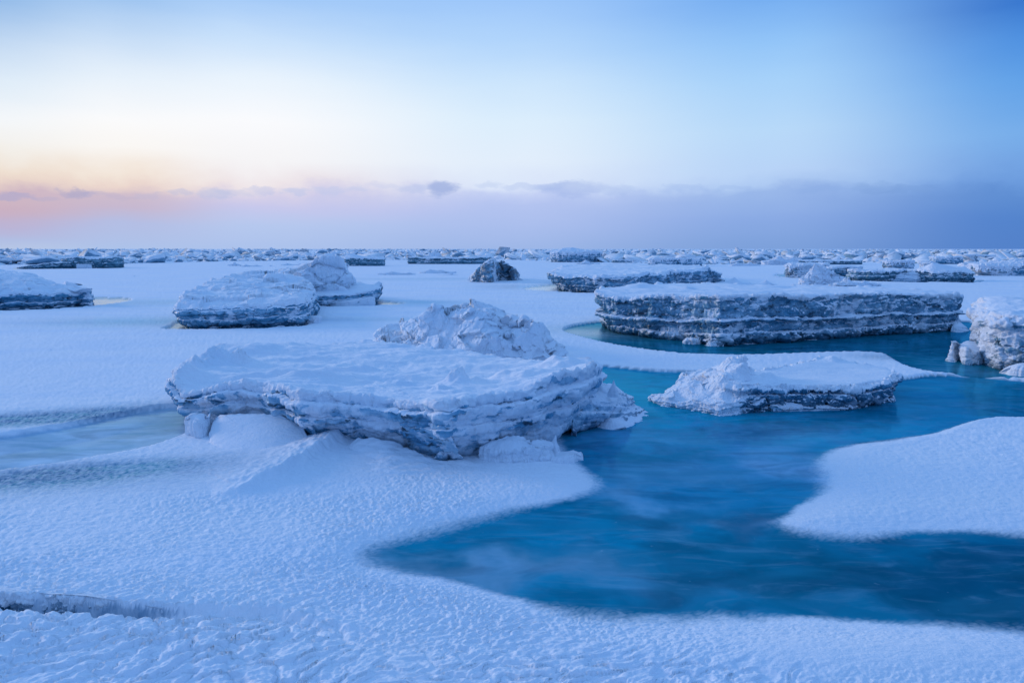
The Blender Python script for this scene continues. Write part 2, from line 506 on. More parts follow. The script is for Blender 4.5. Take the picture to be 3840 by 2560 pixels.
h0 = scallop(u, v, 4.6, 9.5)
rip_big = 0.62 * scallop(u, v + 0.030 * h0, 4.6, 9.5) + 0.34 * fbm2(u * 13, v * 26, 3, .6)
h1 = scallop(u + 5, v + 3, 11, 20)
rip_mid = 0.5 * scallop(u + 5, v + 3 + 0.012 * h1, 11, 20) + 0.5 * fbm2(u * 22, v * 40, 2, .6)
rip_small = fbm2(gx * 11, gy * 26 + 3, 3, .6)
SC_U = [(-1500, 2290), (0, 2318), (250, 2332), (480, 2346), (650, 2346), (800, 2340), (980, 2350), (1100, 2375), (1250, 2412), (1420, 2450), (1700, 2490), (2400, 2600), (3600, 2760), (6500, 3000)]
scl = [(*P(a, b)[:2], h) for (a, b), h in zip(SC_U, [1, 1, 1, .85, .45, .3, .28, .2, .12, .06, 0, 0, 0, 0])]
sdd, sside, sval = line_dist(gx, gy + 0.015 * fbm2(gx * 7, gy * 2, 3), scl)
below = (sside < 0)            # camera side of the crack
fg = sstep(-0.6, 0.3, np.where(below, sdd, -sdd)) * sstep(3.2, 0.6, gx)
amp_big = 0.072 * fg * (0.55 + 0.5 * perlin2(gx * 0.8, gy * 0.8))
amp_mid = 0.018 * (0.35 + 1.1 * sstep(-.35, .35, fbm2(gx * .55 + 4, gy * .8, 3))) * sstep(9.5, 6.0, dist) * (1 - 0.7 * fg) * sstep(4.5, -1, gx * 0.9 + (gy - 6) * 0.3)
amp_small = 0.012 * (1 - 0.6 * fg)
# smooth drifts where the ripples are buried
drift = gauss(gx, gy, 900, 1800, 1.3, 0.7, 0.25) + gauss(gx, gy, 1150, 1730, 1.2, 0.5, .35) + 0.8 * gauss(gx, gy, 3300, 2520, 1.4, 0.25)
drift = np.clip(drift * 1.3, 0, 1)
rip = rip_big * amp_big + (rip_mid * amp_mid) * (1 - drift) + rip_small * amp_small * (1 - 0.8 * drift)
rip += 0.014 * fbm2(gx * 3.2, gy * 6.5, 3) * sstep(4, 12, dist)
z += rip + drift * 0.05
# snow ridge in front of the big floe
rl = [(*P(a, b)[:2], h) for a, b, h in [(1350, 1640, .16), (1290, 1680, .16), (1200, 1740, .14), (1120, 1790, .13), (1030, 1830, .10), (900, 1880, .05), (800, 1900, 0)]]
d_, s_, v_ = line_dist(gx + 0.06 * fbm2(gx * 3, gy * 3, 3), gy + 0.06 * fbm2(gx * 3 + 9, gy * 3, 3), rl)
z += v_ * np.exp(-(d_ / np.where(s_ > 0, 0.09, 0.45)) ** 1.4) * (1 + 0.35 * fbm2(gx * 9, gy * 9, 2))
# crack in the foreground with its far wall showing
lipn = 0.05 * fbm2(gx * 6, gy * 6, 4, .6)
dd = np.where(below, -sdd, sdd) + lipn           # + = far side
far_lift = 0.062 * sval * np.exp(-np.clip(dd, 0, 9) / 0.9)
z += np.where(dd > 0, far_lift, 0)
trench = sstep(-0.10, -0.045, dd) * (1 - sstep(0.03, 0.085, dd))
z -= 0.24 * sval * trench
# broad rise of the near ledge
z += 0.05 * np.where(dd < 0, 1, 0) * sstep(0, -0.15, dd) * sval * (0.6 + 0.5 * perlin2(gx * 1.5, gy * 1.5))
# pools cut into the snow
isl = sdist(gx, gy, smooth_poly(ISLAND)) + wob * 0.6
thin = np.zeros(gx.shape)
cover = np.ones(gx.shape)
rn = np.clip(0.55 * scallop(u, v, 9, 15) + 0.6 * fbm2(u * 20, v * 34, 2), -1.2, 1.2)
for i, (pl, ww) in enumerate(POOLS):
    sd = sdist(gx, gy, smooth_poly(pl)) + wob * (0.55 if i != 1 else 0.15) * np.where(dist > 40, 0.0, 1)
    if i == 0:
        sd = np.maximum(sd, -isl)
        ww_ = np.clip(0.34 * sstep(14, 7, dist) + 0.05, .05, .4)
    else:
        ww_ = ww
    cut = sstep(-ww_ * .3, ww_ * 1.2, sd)
    sdg = sd + ww_ * .9
    z = np.where(sdg < 0, 0.003 - 0.02 * np.clip(-sdg, 0, 3), z * cut + 0.003)
    fw = ww_ * (1.0 + 1.2 * fbm2(gx * .7 + 3 * i, gy * .7, 2))
    cover = np.minimum(cover, sstep(-0.15, 0.45, sd / np.maximum(fw, .04) + 0.13 * rn * near))
# thinly snowed dark strips beside the pale pool and slope shade painted as soft dark moats round the floes
strip_moat_shade = 0.95 * gauss(gx, gy, 60, 1820, 2.3, 0.55, 0.1) + 0.8 * gauss(gx, gy, 430, 1785, .9, .3, .2) + 1.0 * gauss(gx, gy, 0, 1600, 2.2, .42, .22) + .8 * gauss(gx, gy, 420, 1555, 2.1, .34, .35)
strip_moat_shade += 0.5 * gauss(gx, gy, 520, 1215, 3.6, 1.5) + .35 * gauss(gx, gy, 1320, 1205, 3.5, .8) + .45 * gauss(gx, gy, 2120, 1245, 1.1, 1.3) + .35 * gauss(gx, gy, 600, 1140, 4, 2)  # halos round the floes: shade of the snow slopes put into the colour
strip_moat_shade += .4 * gauss(gx, gy, 1560, 1140, 2.5, 1.2) + .3 * gauss(gx, gy, 1640, 1050, 8, 2.5) + .35 * gauss(gx, gy, 2000, 1080, 3, 3) + .5 * gauss(gx, gy, 3380, 1450, 0.8, .25) + .6 * gauss(gx, gy, 3330, 1350, .8, .5)
z -= 0.03 * np.clip(strip_moat_shade, 0, 1) * sstep(0.0, 0.03, z)
thin = np.clip(strip_moat_shade, 0, 1)  # carries the painted slope shade as well as truly thin snow
thin = np.clip(thin * (0.75 - 0.5 * rn * near) , 0, 1)
thin = np.maximum(thin, 1 - cover)
SNOWTOP = (gx, gy, z)


def blend(cur, c, f):
    f = np.clip(f, 0, 1)[:, None]
    return cur * (1 - f) + np.array(c) * f



def watercol(wx_, wy_):
    """colour of the young ice (frozen leads) in the place itself, plus a painted sky reflection in the left pool"""
    wob1 = fbm2(wx_ * 1.1, wy_ * 1.1, 5); wob2 = fbm2(wx_ * 1.1 + 40, wy_ * 1.1 + 8, 5)
    qx = wx_ + wob1 * 0.9; qy = wy_ + wob2 * 0.9
    base = np.array([0.0, 0.255, 0.40])
    colw = np.tile(base, (len(wx_), 1))


    colw = blend(colw, (0.0, 0.095, 0.155), 1.0 * gauss(qx, qy, 3750, 2200, 2.2, 1.0, -0.1) + .55 * gauss(qx, qy, 3100, 2150, 1.4, .35))
    colw = blend(colw, (0.0, 0.18, 0.28), 0.6 * gauss(qx, qy, 2900, 2080, 1.0, 0.5))
    colw = blend(colw, (0.0, 0.36, 0.47), 0.9 * gauss(qx, qy, 2450, 1500, 2.0, 2.2))
    colw = blend(colw, (0.22, 0.46, 0.62), 0.75 * gauss(qx, qy, 1750, 2130, .8, .22) + .9 * gauss(qx, qy, 2420, 1860, .35, .35) + .6 * gauss(qx, qy, 2550, 1780, .8, .45) + 0.6 * gauss(qx, qy, 2700, 1640, 2.0, .4, .2))
    colw = blend(colw, (0.30, 0.45, 0.60), 0.85 * gauss(qx, qy, 2960, 1740, .55, .8) + .55 * gauss(qx, qy, 2800, 1975, .5, .16) + .4 * gauss(qx, qy, 1750, 2180, 1.2, .25))
    colw = blend(colw, (0.0, 0.18, 0.27), 0.75 * gauss(qx, qy, 3700, 1500, 3.0, 1.6))
    colw = blend(colw, (0.0, 0.16, 0.21), 0.9 * sstep(0.1, -0.1, sdist(wx_, wy_, POOL_BIG)))
    colw = blend(colw, (0.20, 0.42, 0.50), 1.0 * gauss(wx_, wy_, 2180, 1250, 1.6, 1.3) + .4 * gauss(qx, qy, 3700, 1395, 1.2, .4))
    colw = blend(colw, (0.55, 0.66, 0.80), 1.0 * sstep(0.5, 0.1, sdist(wx_, wy_, POOL_PALE)) * (0.85 + .3 * wob1))
    colw = blend(colw, (0.95, 0.95, 0.96), 1.0 * sstep(1, 0, sdist(wx_, wy_, POOL_LEFT)) * sstep(-12.2, -11.2, wx_))  # bright sky reflection of the far-left pool put into its base colour
    colw = blend(colw, (0.5, 0.62, 0.74), 0.7 * gauss(wx_, wy_, 2050, 1086, 3, 4))
    # the last traces of drifted snow in streaks
    stx = fbm2(wx_ * 0.7 + wob1, wy_ * 2.6 + wob2 * 2, 5, ridged=True)
    colw = blend(colw, (0.10, 0.27, 0.44), 0.5 * sstep(0.35, 0.85, stx) * (gauss(wx_, wy_, 2700, 1640, 3.2, 1.6) + .2))
    sw = fbm2(wx_ * .45 + wob1 * .8, wy_ * 1.1 + wob2 * .8, 4)
    colw = colw * (1 + 0.55 * np.clip(sw, -1, 1))[:, None]
    sw2 = fbm2(wx_ * .9 + wob2 * 1.5 + 20, wy_ * 2.0 + wob1 * 1.5, 5, .55)
    colw = blend(colw, (0.13, 0.30, 0.44), 0.55 * sstep(.12, .6, sw2) * (0.2 + 1.3 * gauss(wx_, wy_, 2600, 1700, 3.0, 2.4) + gauss(wx_, wy_, 3300, 1520, 3, 1)))
    dark = 0.95 * gauss(wx_, wy_, 60, 1820, 2.6, 0.7, 0.1) + gauss(wx_, wy_, 0, 1600, 2.6, .5, .22) + gauss(wx_, wy_, 420, 1555, 2.3, .4, .35)
    inside = sstep(-.05, .1, sdist(wx_, wy_, POOL_PALE))
    colw = blend(colw, (0.005, 0.085, 0.21), dark * inside)
    g_ = np.zeros(len(wx_))
    for pl_, k_ in ((POOL_LEFT, 1), (POOL_MIDL, .8), (POOL_MIDR, 1), (POOL_RT, 1), (POOL_FAR, .6), (POOL_FL, 1), (POOL_PALE, .30)):
        g_ = np.maximum(g_, k_ * sstep(.3, 0, sdist(wx_, wy_, pl_)))
    g_ = np.maximum(g_, .8 * gauss(wx_, wy_, 2180, 1250, 1.6, 1.3))
    return colw, g_


def young_ice(t, pos):
    at = t.n('ShaderNodeVertexColor', layer_name='ice_colour')
    gl = t.n('ShaderNodeAttribute', attribute_name='gloss').outputs['Fac']
    n = t.noise(t.mapping(pos, (1, 2.2, 1), rot=(0, 0, -0.15)), 0.8, 5, 0.5, 1.4)
    n2 = t.noise(t.mapping(pos, (1, 3.2, 1), rot=(0, 0, 0.12)), 1.2, 6, 0.55, 1.8)
    c = t.mix(t.maprange(n, 0.46, 0.68, 0.0, 0.40), at.outputs[0], (0.02, 0.20, 0.30))
    c = t.mix(t.maprange(n2, 0.50, 0.74, 0.0, 0.26), c, (0.22, 0.42, 0.56))
    c = t.mix(t.maprange(n, 0.52, 0.32, 0.0, 0.35), c, (0.0, 0.05, 0.10))
    fl = t.noise(pos, 9, 3, 0.5)
    c = t.mix(t.maprange(fl, 0.72, 0.80, 0.0, 0.35), c, (0.3, 0.5, 0.6))
    b = t.n('ShaderNodeBump'); b.inputs['Strength'].default_value = 0.10; b.inputs['Distance'].default_value = 0.02
    t.l(t.math('ADD', n2, t.math('MULTIPLY', t.noise(pos, 14, 4), 0.2)), b.inputs['Height'])
    d = t.n('ShaderNodeBsdfDiffuse'); t.l(c, d.inputs[0]); t.l(b.outputs[0], d.inputs['Normal'])
    g = t.n('ShaderNodeBsdfGlossy'); t.l(b.outputs[0], g.inputs['Normal'])
    t.l(t.math('ADD', t.maprange(n2, 0.4, 0.75, 0.08, 0.24), t.math('MULTIPLY', gl, 0.14)), g.inputs['Roughness'])
    t.l(t.mix(gl, (0.10, 0.50, 0.76), (0.92, 0.97, 1.0)), g.inputs[0])
    fr = t.n('ShaderNodeFresnel'); fr.inputs[0].default_value = 1.31
    f = t.math('MULTIPLY', fr.outputs[0], t.maprange(gl, 0, 1, 0.9, 1.0))
    mx = t.n('ShaderNodeMixShader'); t.l(f, mx.inputs[0]); t.l(d.outputs[0], mx.inputs[1]); t.l(g.outputs[0], mx.inputs[2])
    return mx.outputs[0]


def water_material():
    m, t = new_mat('young_sea_ice')
    geo = t.n('ShaderNodeNewGeometry')
    o = t.n('ShaderNodeOutputMaterial'); t.l(young_ice(t, geo.outputs['Position']), o.inputs[0])
    return m


def ground_material():
    m, t = new_mat('wind_carved_snow')
    geo = t.n('ShaderNodeNewGeometry'); pos = geo.outputs['Position']
    at = t.n('ShaderNodeAttribute', attribute_name='thin')
    n1 = t.noise(pos, 30, 4, 0.65)
    n2 = t.noise(t.mapping(pos, (3.5, 9, 1), rot=(0, 0, 0.2)), 1.6, 5, 0.62)
    n3 = t.noise(t.mapping(pos, (1, 2.2, 1)), 0.35, 4, 0.5)
    b = t.n('ShaderNodeBump'); b.inputs['Strength'].default_value = 0.8; b.inputs['Distance'].default_value = 0.022
    t.l(t.math('ADD', t.math('MULTIPLY', n1, 0.35), t.math('ADD', n2, t.math('MULTIPLY', n3, 0.6))), b.inputs['Height'])
    c = t.mix(t.maprange(n3, 0.35, 0.7), SNOW, (0.76, 0.83, 0.92))
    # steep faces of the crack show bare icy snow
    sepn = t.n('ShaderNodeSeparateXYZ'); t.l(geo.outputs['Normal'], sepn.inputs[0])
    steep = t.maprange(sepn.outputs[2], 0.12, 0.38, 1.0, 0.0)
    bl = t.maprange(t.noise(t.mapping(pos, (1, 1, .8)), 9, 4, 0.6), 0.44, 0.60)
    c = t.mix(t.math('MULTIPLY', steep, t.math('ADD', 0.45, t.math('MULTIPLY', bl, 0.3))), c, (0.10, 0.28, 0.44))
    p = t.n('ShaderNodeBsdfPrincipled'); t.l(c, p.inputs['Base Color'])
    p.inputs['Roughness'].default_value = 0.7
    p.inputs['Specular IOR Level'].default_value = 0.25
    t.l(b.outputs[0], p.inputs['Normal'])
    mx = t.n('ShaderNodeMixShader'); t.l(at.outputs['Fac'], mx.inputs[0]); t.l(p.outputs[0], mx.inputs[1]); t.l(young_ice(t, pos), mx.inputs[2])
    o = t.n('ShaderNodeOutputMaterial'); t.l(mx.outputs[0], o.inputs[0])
    return m


g = mesh_obj('snow_ground', np.stack([gx, gy, z], 1), gq, ground_material())
add_attr(g, 'thin', thin)
cg_ = np.zeros((len(gx), 3)); gg_ = np.zeros(len(gx)); mk = thin > 0.01
cg_[mk], gg_[mk] = watercol(gx[mk], gy[mk])
add_col(g, 'ice_colour', cg_); add_attr(g, 'gloss', gg_)
tag(g, kind='structure')

# ---- water: young ice on the open leads, one level sheet
wx_, wy_, wq = polar_grid(560, 520, 50, 2.4, 9500)
wo = mesh_obj('water', np.stack([wx_, wy_, np.zeros(len(wx_))], 1), wq, water_material())
cw_, gw_ = watercol(wx_, wy_)
add_col(wo, 'ice_colour', cw_); add_attr(wo, 'gloss', gw_)
tag(wo, kind='structure')


# ------------------------------------------------------------------ floes
def F(px, pytop, pybase, over=0.1):
    """front rim point: the foot stands at pybase on the ice, the lip shows at pytop and leans out by `over` metres"""
    x, y, _ = P(px, pybase)
    r = math.hypot(x, y); k = (r - over) / r
    lx, ly = x * k, y * k
    d = ray(px, pytop); tt = math.hypot(lx, ly) / math.hypot(d[0], d[1])
    return (lx, ly, CAMH + d[2] * tt, over)


def B(px, py, z, over=0.0):
    x, y, _ = P(px, py, z)
    return (x, y, z, over)


def D(px, py, d, over=0.0):
    q = ray(px, py)
    return (q[0] / q[1] * d, d, CAMH + q[2] / q[1] * d, over)


def resample(rim, N):
    rim = np.array(rim, dtype=float); n = len(rim)
    out = []
    for i in range(n):
        p0, p1, p2, p3 = rim[i - 1], rim[i], rim[(i + 1) % n], rim[(i + 2) % n]
        for t in np.linspace(0, 1, 24, endpoint=False):
            c = 0.5 * ((2 * p1) + (-p0 + p2) * t + (2 * p0 - 5 * p1 + 4 * p2 - p3) * t * t + (-p0 + 3 * p1 - 3 * p2 + p3) * t ** 3)
            l = p1 * (1 - t) + p2 * t
            out.append(c * .65 + l * .35)
    c = np.array(out); c[:, 3] = np.maximum(c[:, 3], 0)
    area = 0.5 * np.sum(c[:, 0] * np.roll(c[:, 1], -1) - np.roll(c[:, 0], -1) * c[:, 1])
    if area < 0: c = c[::-1]
    e = np.roll(c, -1, 0) - c
    L = np.hypot(e[:, 0], e[:, 1])
    nrm = np.stack([e[:, 1], -e[:, 0]], 1) / np.maximum(L, 1e-6)[:, None]
    view = c[:, :2] / np.linalg.norm(c[:, :2], axis=1)[:, None]
    wgt = np.where((nrm * view).sum(1) < 0.1, 3.0, 1.0)
    s = np.concatenate([[0], np.cumsum(L * wgt)])
    cc = np.vstack([c, c[:1]])
    q = np.linspace(0, s[-1], N, endpoint=False)
    return np.stack([np.interp(q, s, cc[:, k]) for k in range(4)], 1)


def loft(rim, inner, seed, N, R, K, outline=0.05, topamp=0.04, topscale=1.2, wall=0.05, facet=0.05, fscale=3.0, capfacet=0.0, strata=(0.35, 0.6, 0.85), ledge=0.05,
         drape=0.15, zbot=-0.12, sharp=3.0, lipr=0.06, bumps=(), lump=0.0, lumpscale=1.5, flute=None, capfs=None):
    rs = np.random.RandomState(seed); off = rs.uniform(0, 60, 3)
    c = resample(rim, N)
    XY = c[:, :2].copy()
    t = np.roll(XY, -1, 0) - np.roll(XY, 1, 0)
    nr = np.stack([t[:, 1], -t[:, 0]], 1); nr /= np.maximum(np.linalg.norm(nr, axis=1), 1e-6)[:, None]
    # smooth normals
    for _ in range(max(3, N // 60)):
        nr = nr * .5 + .25 * np.roll(nr, 1, 0) + .25 * np.roll(nr, -1, 0)
    nr /= np.maximum(np.linalg.norm(nr, axis=1), 1e-6)[:, None]
    cen = XY.mean(0)
    size = max(np.ptp(XY[:, 0]), np.ptp(XY[:, 1]))
    p3 = np.stack([XY[:, 0], XY[:, 1], np.zeros(N)], 1)
    k1 = 3.5 / size
    XY = XY + nr * (outline * (fbm3(p3 * k1 * 2.2 + off, 4, 0.6) * 1.6))[:, None]
    ctrl = [tuple(c[i, :3]) for i in range(0, N, max(1, N // 70))] + [tuple(q[:3]) for q in inner]
    ctrl = np.array(ctrl)

    cc2 = (0.015 * size) ** 2
    nC = len(ctrl)
    A_ = np.zeros((nC + 3, nC + 3))
    A_[:nC, :nC] = -np.sqrt((ctrl[:, None, 0] - ctrl[None, :, 0]) ** 2 + (ctrl[:, None, 1] - ctrl[None, :, 1]) ** 2 + cc2)
    A_[:nC, :nC] += np.eye(nC) * 0.02 * size
    A_[:nC, nC] = 1; A_[:nC, nC + 1:nC + 3] = ctrl[:, :2] - cen
    A_[nC:, :nC] = A_[:nC, nC:].T
    wts = np.linalg.lstsq(A_, np.concatenate([ctrl[:, 2], np.zeros(3)]), rcond=None)[0]

    def top(x, y):
        zt = wts[nC] + wts[nC + 1] * (x - cen[0]) + wts[nC + 2] * (y - cen[1])
        for q, w_ in zip(ctrl, wts[:nC]):
            zt = zt - w_ * np.sqrt((x - q[0]) ** 2 + (y - q[1]) ** 2 + cc2)
        zt = np.clip(zt, ctrl[:, 2].min() * .8, ctrl[:, 2].max() * 1.1)
        for (bx, by, h, rx, ry, rot) in bumps:
            dx, dy = x - bx, y - by
            if abs(h) > 0: dx = dx + rx * .28 * perlin2(x * 1.1 / rx, y * 1.1 / rx); dy = dy + ry * .28 * perlin2(x * 1.1 / rx + 9, y * 1.1 / rx + 5)
            cr, sr = math.cos(rot), math.sin(rot)
            uu = (dx * cr + dy * sr) / rx; vv_ = (-dx * sr + dy * cr) / ry
            zt = zt + h * np.exp(-(uu * uu + vv_ * vv_) ** 1.0) * (1 + .25 * perlin2(x * 3 / rx, y * 3 / rx))
        pp = np.stack([x, y, zt * 0], 1)
        zt = zt + topamp * (fbm3(pp * topscale * np.array([0.7, 1.6, 1]) + off, 3, 0.45) + 0.10 * fbm3(pp * topscale * 6 * np.array([0.5, 1.8, 1]) + off, 2))
        if lump: zt = zt + lump * fbm3(pp * lumpscale + off * 2, 4, 0.5, ridged=True)
        return zt

    zr = top(XY[:, 0], XY[:, 1])
    zr = np.maximum(zr, 0.05)
    # side rows
    lay = [0.0] + [q for q in strata] + [1.01]
    prot = rs.uniform(-1, 1, len(lay)); prot[1::2] = np.abs(prot[1::2]); prot[0::2] = -np.abs(prot[0::2])
    V = np.zeros((R + 1 + K, N, 3)); isw = np.zeros((R + 1 + K, N))
    s_arc = np.cumsum(np.hypot(*(np.roll(XY, -1, 0) - XY).T))
    lw = 0.10 * perlin2(s_arc * 0.35 + off[0], s_arc * 0 + 3.1) + 0.03 * perlin2(s_arc * 2.1 + off[0], s_arc * 0 + 7.1)
    for j in range(R + 1):
        v = j / R
        z_ = zbot + (zr - zbot) * v
        vv_ = v + lw * (1 - v) * v * 3
        pr = np.zeros(N)
        for k in range(len(lay) - 1):
            m = sstep(lay[k] - .012, lay[k] + .012, vv_) * (1 - sstep(lay[k + 1] - .012, lay[k + 1] + .012, vv_))
            pr += m * prot[k] * (1 + 1.3 * perlin2(s_arc * 0.8 + 13 * k, s_arc * 0 + k) + .6 * perlin2(s_arc * 3.3 + 13 * k, s_arc * 0 + k))
            # each layer bellies out and is cut back at its seam
            tt = np.clip((vv_ - lay[k]) / (lay[k + 1] - lay[k]), 0, 1)
            pr += m * 0.55 * (np.sin(np.pi * tt) ** 0.5 - 0.5)
        rr = lipr * (1 - np.sqrt(np.clip(1 - np.clip((v - (1 - 2 * lipr / max(zr.mean(), .1))) / (2 * lipr / max(zr.mean(), .1)), 0, 1) ** 2, 0, 1)))
        offn = -c[:, 3] * (1 - v) ** 1.5 + pr * ledge * (1 - float(sstep(.90, 1.0, np.array(v)))) - rr
        V[j, :, :2] = XY + nr * offn[:, None]; V[j, :, 2] = z_
        isw[j] = 1
    for i in range(1, K + 1):
        s = i / K
        f = s ** 1.15
        base_ = XY - nr * lipr
        q = base_ * (1 - f) + cen * f
        V[R + i, :, :2] = q
        zt = top(q[:, 0], q[:, 1])
        V[R + i, :, 2] = np.maximum(zt + (lipr * 0.5) * (1 - np.exp(-f * 30)), 0.03)
        isw[R + i] = max(0, 1 - i / (0.04 * K + 1))
    V[R + K, :, :2] = cen; V[R + K, :, 2] = V[R + K, :, 2].mean()
    # displacement along normals
    du = np.roll(V, -1, 1) - np.roll(V, 1, 1)
    dv = np.gradient(V, axis=0)
    nn = np.cross(du, dv); ln = np.linalg.norm(nn, axis=2)
    nn = nn / np.maximum(ln, 1e-9)[..., None]
    nn[-1] = (0, 0, 1)
    sm = nn.copy()
    for _ in range(3):
        sm = sm + np.roll(sm, 1, 1) + np.roll(sm, -1, 1); sm[1:-1] = sm[1:-1] + sm[:-2] + sm[2:]
        sm /= np.maximum(np.linalg.norm(sm, axis=2), 1e-9)[..., None]
    nn = sm
    pf = V.reshape(-1, 3); wf = isw.reshape(-1)
    fz = pf * np.array([1, 1, 1.45])
    cm = (wf > 0) | (capfacet > 0)
    cv = np.zeros(len(fz)); ce = np.ones(len(fz)); cv2 = np.zeros(len(fz))
    cv[cm], ce[cm] = cells3(fz[cm] * fscale + off)
    cv2[cm], _ = cells3(fz[cm] * fscale * 2.3 + off + 5)
    D = wf * (wall * fbm3(fz * fscale * 0.6 + off, 4, 0.55) + facet * (cv + 0.35 * cv2 - 0.6 * np.exp(-ce * 9)))
    if capfs and capfacet:
        km = wf < 1
        a1, _ = cells3(fz[km] * capfs + off); a2, _ = cells3(fz[km] * capfs * 2.7 + off + 9)
        cv[km] = a1 * (1 - wf[km]) + cv[km] * wf[km]; cv2[km] = a2 * (1 - wf[km]) + cv2[km] * wf[km]
    if flute is None: flute = facet * .8
    D[cm] += wf[cm] * flute * fbm3(pf[cm] * np.array([1, 1, .22]) * fscale * 2.4 + off, 3, .6, ridged=True)
    D += (1 - wf) * capfacet * (cv + 0.25 * cv2)
    D += np.where(wf > 0, 0.010 + 0.10 * wall, 0.002 + 0.012 * wall + 0.09 * capfacet) * fbm3(fz * fscale * 4 + off, 3, 0.6)
    last = np.zeros((R + 1 + K, N)); last[-1] = 1
    D = np.where(last.reshape(-1) > 0, 0, D)
    pf = pf + nn.reshape(-1, 3) * D[:, None]
    V = pf.reshape(V.shape)
    idx = np.arange((R + 1 + K) * N).reshape(R + 1 + K, N)
    q = np.stack([idx[:-1], np.roll(idx[:-1], -1, 1), np.roll(idx[1:], -1, 1), idx[1:]], -1)
    rows = np.arange(R + K)[:, None] * np.ones((1, N))
    dr = R * (1 - drape * (0.55 + 0.9 * fbm3(p3 * k1 * 4 + off, 3) + 0.5 * fbm3(p3 * k1 * 16 + off, 2)))
    capm = rows >= np.minimum(dr[None, :], R - 1)
    return pf, q[~capm], q[capm], cen


def compact(pf, q):
    u_, inv = np.unique(q.ravel(), return_inverse=True)
    return pf[u_], inv.reshape(q.shape)


def floe(name, label, cat, rim, inner=(), mat=None, seed=1, N=500, R=40, K=60, group=None, parent=None, part_names=('ice_wall', 'snow_cap'), capmat=None, **kw):
    pf, qw, qc, cen = loft(rim, list(inner), seed, N, R, K, **kw)
    if parent is None:
        root = empty(name, (float(cen[0]), float(cen[1]), 0.0))
        tag(root, label, cat, group)
        org = np.array([cen[0], cen[1], 0.0])
    else:
        root = parent; org = np.array(root.location)
    for nm, q, m in ((part_names[0], qw, mat), (part_names[1], qc, capmat or M_SNOW)):
        if len(q) == 0: continue
        vv_, ff = compact(pf, q)
        mesh_obj(nm, vv_ - org, ff, m, root)
    return root


# ---- 1 the big floe in the foreground
hero_rim = [F(652, 1408, 1560, 0.45), F(690, 1462, 1592, 0.38), F(800, 1462, 1605, 0.33), F(940, 1436, 1612, 0.38), F(1060, 1452, 1640, 0.45), F(1120, 1492, 1665, 0.63), F(1250, 1492, 1668, 0.60), F(1400, 1506, 1676, 0.51),
            F(1540, 1512, 1704, 0.51), F(1680, 1506, 1730, 0.63), F(1800, 1498, 1716, 0.51), F(1920, 1474, 1704, 0.45), F(2040, 1440, 1688, 0.45), F(2140, 1402, 1655, 0.54), F(2222, 1366, 1606, 0.63), F(2262, 1392, 1545, 0.45),
            B(2230, 1362, .80, .3), B(2120, 1362, .72, .2), B(1900, 1342, .66), B(1640, 1308, .66), B(1400, 1290, .64), B(1080, 1292, .66), B(880, 1300, .70), B(760, 1335, .66), B(680, 1372, .60, .1)]
hb = lambda px, py, z_, h, rx, ry, rot=0.0: (*P(px, py, z_)[:2], h, rx, ry, rot)
hero_bumps = [hb(805, 1376, .6, .24, .25, .28), hb(728, 1396, .6, .16, .16, .2), hb(905, 1374, .6, .22, .12, .15), hb(690, 1430, .6, .10, .15, .2), hb(1000, 1430, .6, .10, .5, .10, .3), hb(1160, 1445, .6, .09, .4, .10, .1), hb(1330, 1400, .6, .08, .5, .09, .15), hb(1480, 1460, .6, .08, .3, .10, -.1), hb(950, 1335, .6, .10, .7, .25, .1), hb(1130, 1318, .65, .08, 1.0, .2, 0), hb(1715, 1475, .6, .20, .17, .15), hb(1710, 1478, .6, .10, .36, .28),
              hb(1650, 1505, .6, .07, .1, .12), hb(1930, 1440, .6, .13, .38, .25, .4), hb(2070, 1400, .65, .12, .35, .25, .5), hb(2190, 1375, .7, .06, .3, .3), hb(1250, 1425, .6, .05, .35, .12, .2), hb(1100, 1390, .6, .05, .5, .12, .25),
              hb(1210, 1360, .6, .04, .5, .1, .1), hb(1780, 1452, .6, .06, .12, .12)]
hero = floe('ice_floe', 'largest snow covered floe in the foreground with a long frosted layered wall', 'ice floe', hero_rim,
            [B(1200, 1400, .58), B(1500, 1400, .60), B(1700, 1400, .60), B(1400, 1340, .62), B(1000, 1420, .60), B(1500, 1450, .56), B(1850, 1400, .60), B(1900, 1460, .60)],
            M_ICE_FRONT, seed=11, N=1250, R=90, K=130, outline=.10, topamp=.12, topscale=1.3, wall=.09, facet=.022, flute=.03, fscale=3.6, strata=(.20, .42, .54, .64, .74, .86), ledge=.05, drape=.13, lipr=.05, sharp=4.0,
            bumps=hero_bumps, lump=0.03, lumpscale=2.2, capfacet=0.0)
# thin shelf and upturned tips at its right end
floe('', '', '', [F(2140, 1490, 1640, .1), F(2220, 1508, 1614, .25), F(2300, 1512, 1578, .45), F(2352, 1502, 1540, .6), F(2374, 1486, 1516, .5), B(2356, 1468, .42, .3), B(2290, 1450, .56, .4), B(2200, 1420, .60, .1), B(2120, 1440, .6)], [], M_ICE_FRONT, seed=5, N=420, R=44, K=50, parent=hero,
     part_names=('shelf_underside', 'snow_shelf'), outline=.03, topamp=.03, wall=.06, facet=.02, flute=.02, fscale=3.6, drape=.12, lipr=.02, strata=(.3, .5, .65, .8), ledge=.04)


